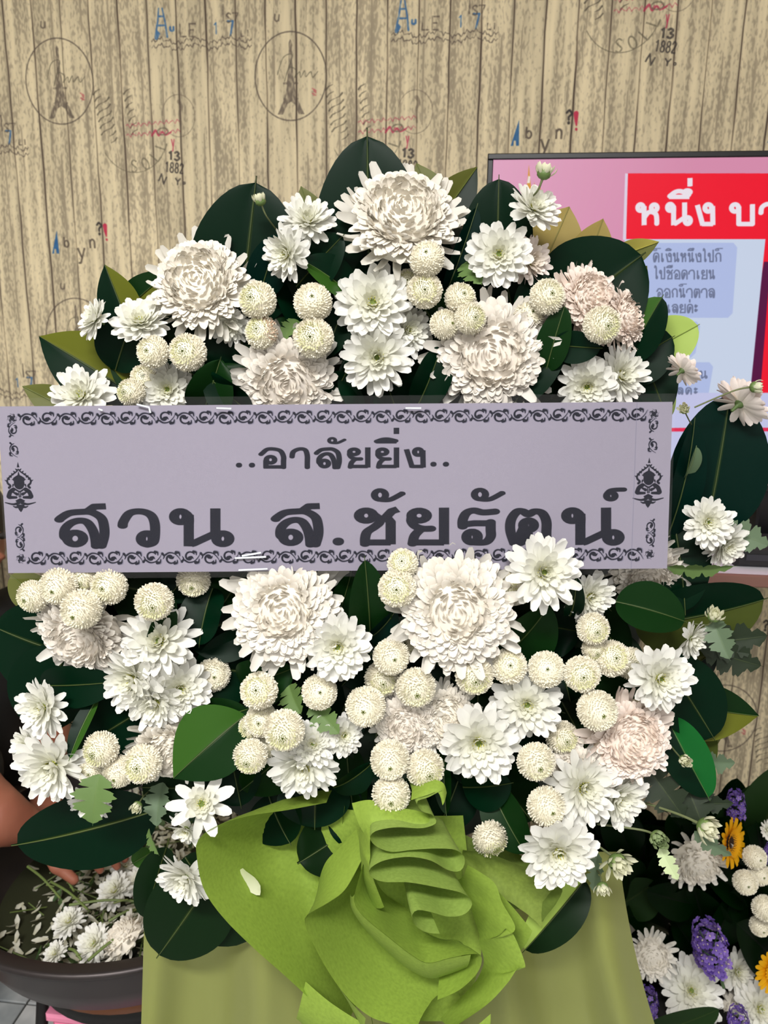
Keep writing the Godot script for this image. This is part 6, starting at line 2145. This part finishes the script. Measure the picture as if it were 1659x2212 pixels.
func person() -> void:
	var o := thing("person", "person in black clothes crouching at the left with one hand in the basin", "person", Vector3(-1.12, 0.0, -1.28))
	var c := -o.position
	var tone := lin(150, 92, 72)
	var head := on_z(-88, 1165, -1.36) + c
	var chest := on_z(-105, 1470, -1.36) + c
	var pelvis := Vector3(chest.x - 0.03, 0.26, chest.z - 0.02)
	var right := Vector3(-0.35, 0.0, 0.94)
	var fwd := Vector3(0.94, 0.0, 0.35)
	var neck := chest + Vector3(0.01, 0.13, 0.0)
	var sh_r := chest + right * 0.165 + Vector3(0.03, 0.085, 0)
	var sh_l := chest - right * 0.155 + Vector3(0.03, 0.085, 0)
	var el_r := on_y(-8, 1765, 0.53) + c
	var wr_r := on_y(75, 1790, 0.49) + c
	var tip := on_y(200, 1822, 0.465) + c
	var el_l := sh_l + Vector3(0.06, -0.26, 0.05)
	var wr_l := el_l + fwd * 0.12 + Vector3(0, -0.02, 0.18)
	var kn_r := pelvis + Vector3(0.02, 0.16, 0.38)
	var kn_l := pelvis + Vector3(0.16, 0.15, 0.3)
	var ft_r := Vector3(kn_r.x - 0.03, 0.06, kn_r.z - 0.02)
	var ft_l := Vector3(kn_l.x - 0.05, 0.06, kn_l.z - 0.02)
	var bones := [[pelvis, chest, 0.12, 0.125], [chest, neck, 0.12, 0.05], [sh_l, sh_r, 0.058, 0.058], [neck, head - Vector3(0, 0.05, 0), 0.052, 0.05], [head, head + Vector3(0, 0.035, 0), 0.085, 0.09], [head + fwd * 0.03 - Vector3(0, 0.06, 0), head + fwd * 0.045 - Vector3(0, 0.07, 0), 0.05, 0.036],
		[head + fwd * 0.08 + Vector3(0, 0.012, 0), head + fwd * 0.108 - Vector3(0, 0.022, 0), 0.01, 0.016], [head + right * 0.088 + Vector3(0, 0.01, 0), head + right * 0.09 - Vector3(0, 0.035, 0), 0.014, 0.011], [head - right * 0.088 + Vector3(0, 0.01, 0), head - right * 0.09 - Vector3(0, 0.035, 0), 0.014, 0.011],
		[sh_r, el_r, 0.052, 0.044], [el_r, wr_r, 0.043, 0.028], [sh_l, el_l, 0.05, 0.042], [el_l, wr_l, 0.04, 0.027], [wr_l, wr_l + fwd * 0.08, 0.028, 0.03],
		[pelvis + right * 0.08, kn_r, 0.1, 0.062], [kn_r, ft_r, 0.06, 0.04], [pelvis - right * 0.08, kn_l, 0.1, 0.062], [kn_l, ft_l, 0.06, 0.04], [ft_r - Vector3(0, 0.02, 0), ft_r + Vector3(0.02, -0.03, 0.16), 0.038, 0.028], [ft_l - Vector3(0, 0.02, 0), ft_l + Vector3(0.05, -0.03, 0.15), 0.038, 0.028]]
	var mb := MB.new()
	skin(mb, bones, 0.014, 0.02, tone)
	# the hand: palm, four fingers curling down into the petals, thumb at its side
	var d := (tip - wr_r).normalized()
	var side := d.cross(Vector3.UP).normalized()
	var up := side.cross(d).normalized()
	var palm := wr_r + d * 0.085
	var hb := [[wr_r - d * 0.01, wr_r + d * 0.03, 0.027, 0.024], [wr_r + d * 0.03 - side * 0.018, palm - side * 0.028, 0.019, 0.015], [wr_r + d * 0.03, palm, 0.02, 0.016], [wr_r + d * 0.03 + side * 0.018, palm + side * 0.026, 0.019, 0.015]]
	var lens := [0.068, 0.078, 0.072, 0.056]
	for k in 4:
		var s := -0.032 + k * 0.021
		var b0: Vector3 = palm + side * s - d * (0.006 if k == 0 or k == 3 else 0.0)
		var l: float = lens[k]
		var b1 := b0 + d * l * 0.45 + up * 0.004 + side * s * 0.12
		var b2 := b1 + d * l * 0.3 - up * l * 0.16
		var b3 := b2 + d * l * 0.16 - up * l * 0.2
		hb.append([b0 - d * 0.02, b1, 0.0105, 0.0092])
		hb.append([b1, b2, 0.0092, 0.0082])
		hb.append([b2, b3, 0.0082, 0.0068])
	var t0 := wr_r + d * 0.03 + side * 0.026 - up * 0.006
	var t1 := t0 + d * 0.034 + side * 0.022 - up * 0.012
	var t2 := t1 + d * 0.032 + side * 0.004 - up * 0.014
	hb.append([t0, t1, 0.014, 0.011])
	hb.append([t1, t2, 0.011, 0.008])
	skin(mb, hb, 0.0035, 0.006, tone)
	obj("body", mb.commit(), mat("skin", Color.WHITE, 0.5, {"subsurf_scatter_enabled": true, "subsurf_scatter_strength": 0.1}), o)
	var sleeve := sh_r.lerp(el_r, 0.72)
	var cloth := MB.new()
	skin(cloth, [[pelvis + Vector3(0, 0.02, 0), chest, 0.138, 0.143], [chest, neck - Vector3(0, 0.03, 0), 0.136, 0.075], [sh_l, sh_r, 0.078, 0.078], [sh_r, sleeve, 0.072, 0.068], [sh_l, sh_l.lerp(el_l, 0.7), 0.07, 0.064]], 0.015, 0.025, lin(16, 16, 18))
	obj("shirt", cloth.commit(), mat("cloth_black", Color.WHITE, 0.9), o)
	var tr := MB.new()
	skin(tr, [[pelvis - Vector3(0, 0.02, 0), pelvis + Vector3(0, 0.06, 0), 0.135, 0.136], [pelvis + right * 0.08, kn_r, 0.112, 0.076], [kn_r, ft_r + Vector3(0, 0.06, 0), 0.074, 0.062], [pelvis - right * 0.08, kn_l, 0.112, 0.076], [kn_l, ft_l + Vector3(0, 0.06, 0), 0.074, 0.062]], 0.016, 0.02, lin(22, 22, 26))
	obj("trousers", tr.commit(), mat("cloth_black"), o)
	var hair := MB.new()
	skin(hair, [[head + Vector3(0, 0.04, 0) - fwd * 0.02, head + Vector3(0, 0.045, 0), 0.094, 0.092], [head - fwd * 0.045 + Vector3(0, 0.02, 0), head - fwd * 0.055 - Vector3(0, 0.08, 0), 0.075, 0.05]], 0.01, 0.02, lin(14, 12, 12))
	obj("hair", hair.commit(), mat("hair", Color.WHITE, 0.5), o)
	for s in [-1.0, 1.0]:
		var e := MB.new()
		var ec: Vector3 = head + fwd * 0.083 + right * s * 0.032 + Vector3(0, 0.012, 0)
		e.tube([ec - right * 0.012, ec - right * 0.004 + fwd * 0.004, ec + right * 0.004 + fwd * 0.004, ec + right * 0.012], [0.002, 0.0075, 0.0075, 0.002], 8, lin(40, 30, 28))
		obj("eye", e.commit(), mat("eye"), o)
	var mo := MB.new()
	var mc := head + fwd * 0.086 - Vector3(0, 0.052, 0)
	mo.tube([mc - right * 0.022 - fwd * 0.006, mc - right * 0.008, mc + right * 0.008, mc + right * 0.022 - fwd * 0.006], [0.002, 0.0055, 0.0055, 0.002], 8, lin(140, 74, 66))
	obj("mouth", mo.commit(), mat("eye"), o)
	# what they sit on
	var st := thing("floor_stool", "low dark plastic stool under the crouching person", "stool", Vector3(pelvis.x - c.x, 0.0, pelvis.z - c.z))
	var sm := MB.new()
	sm.lathe([Vector2(0.0, 0.13), Vector2(0.12, 0.13), Vector2(0.13, 0.12), Vector2(0.15, 0.001), Vector2(0.13, 0.001), Vector2(0.112, 0.11), Vector2(0.0, 0.11)], 24, lin(40, 40, 46))
	obj("stool_shell", sm.commit(), mat("plain"), st)


func second_bouquet() -> void:
	var zb := -1.12
	var c := on_z(1560, 2010, zb - 0.1)
	var o := thing("floor_arrangement", "low arrangement of dark leaves at the lower right, holding yellow, white and purple flowers", "flower arrangement", Vector3(c.x, 0.0, c.z))
	var bs := MB.new()
	bs.lathe([Vector2(0.0, 0.2), Vector2(0.13, 0.2), Vector2(0.16, 0.17), Vector2(0.13, 0.002), Vector2(0.0, 0.001)], 24, lin(9, 8, 6))
	obj("basket", bs.commit(), mat("plain"), o)
	rng.seed = 808
	for i in 100:
		var px := rng.randf_range(1340, 1740)
		var py := rng.randf_range(1780, 2240)
		var a := rng.randf_range(-2.9, -0.2)
		var l := rng.randf_range(80, 150)
		var z := zb - rng.randf_range(0.06, 0.16)
		var base := on_z(px, py, z)
		var tip := on_z(px + cos(a) * l, py + sin(a) * l, z + rng.randf_range(0.0, 0.06))
		obj("leaf", leaf_mesh(base - o.position, tip - o.position, metres(base, rng.randf_range(70, 130)), Vector3(0.1, 0.3, 1).normalized().rotated((tip - base).normalized(), rng.randf_range(-0.7, 0.7)), 0.3, 0.05, lin(10, 22, 11), lin(20, 34, 16)), mat("leaf"), o)
	for q in [[1640, 1800, 1700, 1640, 150, -1.2], [1560, 1850, 1655, 1680, 130, -1.22], [1400, 2230, 1560, 2176, 70, -1.05], [1330, 1960, 1420, 1900, 110, -1.2]]:
		var base := on_z(q[0], q[1], q[5])
		var tip := on_z(q[2], q[3], q[5] + 0.02)
		obj("leaf", leaf_mesh(base - o.position, tip - o.position, metres(base, q[4]), Vector3(0, 0.2, 1).normalized(), 0.2, 0.04, lin(30, 50, 26), lin(60, 76, 36)), mat("leaf"), o)
	var mum := make_mum(81, 190, 0.6, Color(0.86, 0.83, 0.76))
	var dai := make_daisy(82, 1.0, 0.12, 1.0)
	var but := make_button(83, 0.2, 0.95)
	var ger := make_gerbera()
	var sta := make_statice()
	for q in [
		[mum, "spider_chrysanthemum", 1502, 1852, 70, 0.1, -0.3, 0.0, "cream domed chrysanthemum behind the pale narrow leaf, left of the upper yellow flower", "white flowers of the low arrangement"],
		[mum, "spider_chrysanthemum", 1408, 2062, 50, -0.1, 0.2, 0.0, "tall cream domed bloom touching the green skirt's right edge", "white flowers of the low arrangement"],
		[mum, "spider_chrysanthemum", 1600, 2195, 60, -0.1, 0.6, -0.03, "cream bloom at the lower right corner behind a purple tuft", "white flowers of the low arrangement"],
		[dai, "daisy_chrysanthemum", 1492, 2140, 74, -0.1, 0.75, 0.0, "white daisy tilted upwards left of the tall purple spray", "white flowers of the low arrangement"],
		[dai, "daisy_chrysanthemum", 1590, 2098, 50, 0.3, 0.4, -0.04, "dim white daisy behind the right side of the tall purple spray", "white flowers of the low arrangement"],
		[dai, "daisy_chrysanthemum", 1640, 2178, 66, 0.1, 0.5, -0.01, "white daisy below the lower yellow flower", "white flowers of the low arrangement"],
		[dai, "daisy_chrysanthemum", 1656, 1792, 22, 0.5, 0.4, 0.0, "small white daisy at the picture's right edge above the round buttons", "white flowers of the low arrangement"],
		[but, "button_chrysanthemum", 1630, 1852, 25, 0.2, 0.2, 0.0, "topmost cream button at the picture's lower right edge", "cream buttons of the low arrangement"],
		[but, "button_chrysanthemum", 1610, 1906, 26, -0.1, 0.1, 0.02, "leftmost cream button at the picture's lower right edge", "cream buttons of the low arrangement"],
		[but, "button_chrysanthemum", 1640, 1888, 24, 0.1, 0.1, 0.0, "cream button behind the leftmost one at the picture's lower right edge", "cream buttons of the low arrangement"],
		[but, "button_chrysanthemum", 1652, 1962, 27, 0.2, 0.0, 0.02, "fourth cream button down the picture's lower right edge", "cream buttons of the low arrangement"],
		[but, "button_chrysanthemum", 1642, 2000, 22, 0.0, -0.2, 0.0, "lowest cream button at the picture's lower right edge", "cream buttons of the low arrangement"],
		[ger, "gerbera", 1572, 1818, 54, 0.9, 0.2, 0.0, "yellow gerbera turned sideways behind the half open white bud", "yellow gerberas"],
		[ger, "gerbera", 1670, 2092, 52, 0.2, 0.1, 0.02, "yellow gerbera with a dark centre cut by the picture's right edge", "yellow gerberas"],
		[ger, "gerbera", 1492, 2222, 26, 0.0, 0.6, 0.03, "small yellow gerbera at the picture's lower edge", "yellow gerberas"],
	]:
		var at := on_z(q[2], q[3], zb + q[7])
		put_flower(q[0], q[1], at, metres(at, q[4]), q[5], q[6], rng.randf() * TAU, q[8], q[9])
	for q in [[1550, 2090, 62, 0.05, "tall bright purple spray in the low arrangement, right of the cream bloom"], [1520, 2075, 38, 0.0, "darker purple tuft just left of the tall purple spray"], [1398, 2200, 40, 0.0, "purple spray along the green skirt's right edge"], [1596, 2240, 40, 0.03, "purple tuft at the lower right corner"], [1590, 1772, 36, -0.06, "purple spray against the papered wall above the upper yellow flower"], [1660, 1860, 22, -0.02, "purple tuft behind the topmost cream button at the right edge"]]:
		var at := on_z(q[0], q[1], zb + q[3])
		var s: Node3D = sta.duplicate()
		s.name = numbered("purple_statice")
		add_child(s)
		tag(s, q[4], "flower", "purple statice sprays")
		var n := (wreath_u + wreath_r * rng.randf_range(-0.4, 0.0) + wreath_n * 0.25).normalized()
		var x := n.cross(wreath_n).normalized()
		s.transform = Transform3D(Basis(x, n, x.cross(n)).scaled_local(Vector3.ONE * metres(at, q[2])), at)
	for p in [mum, dai, but, ger, sta]:
		p.free()
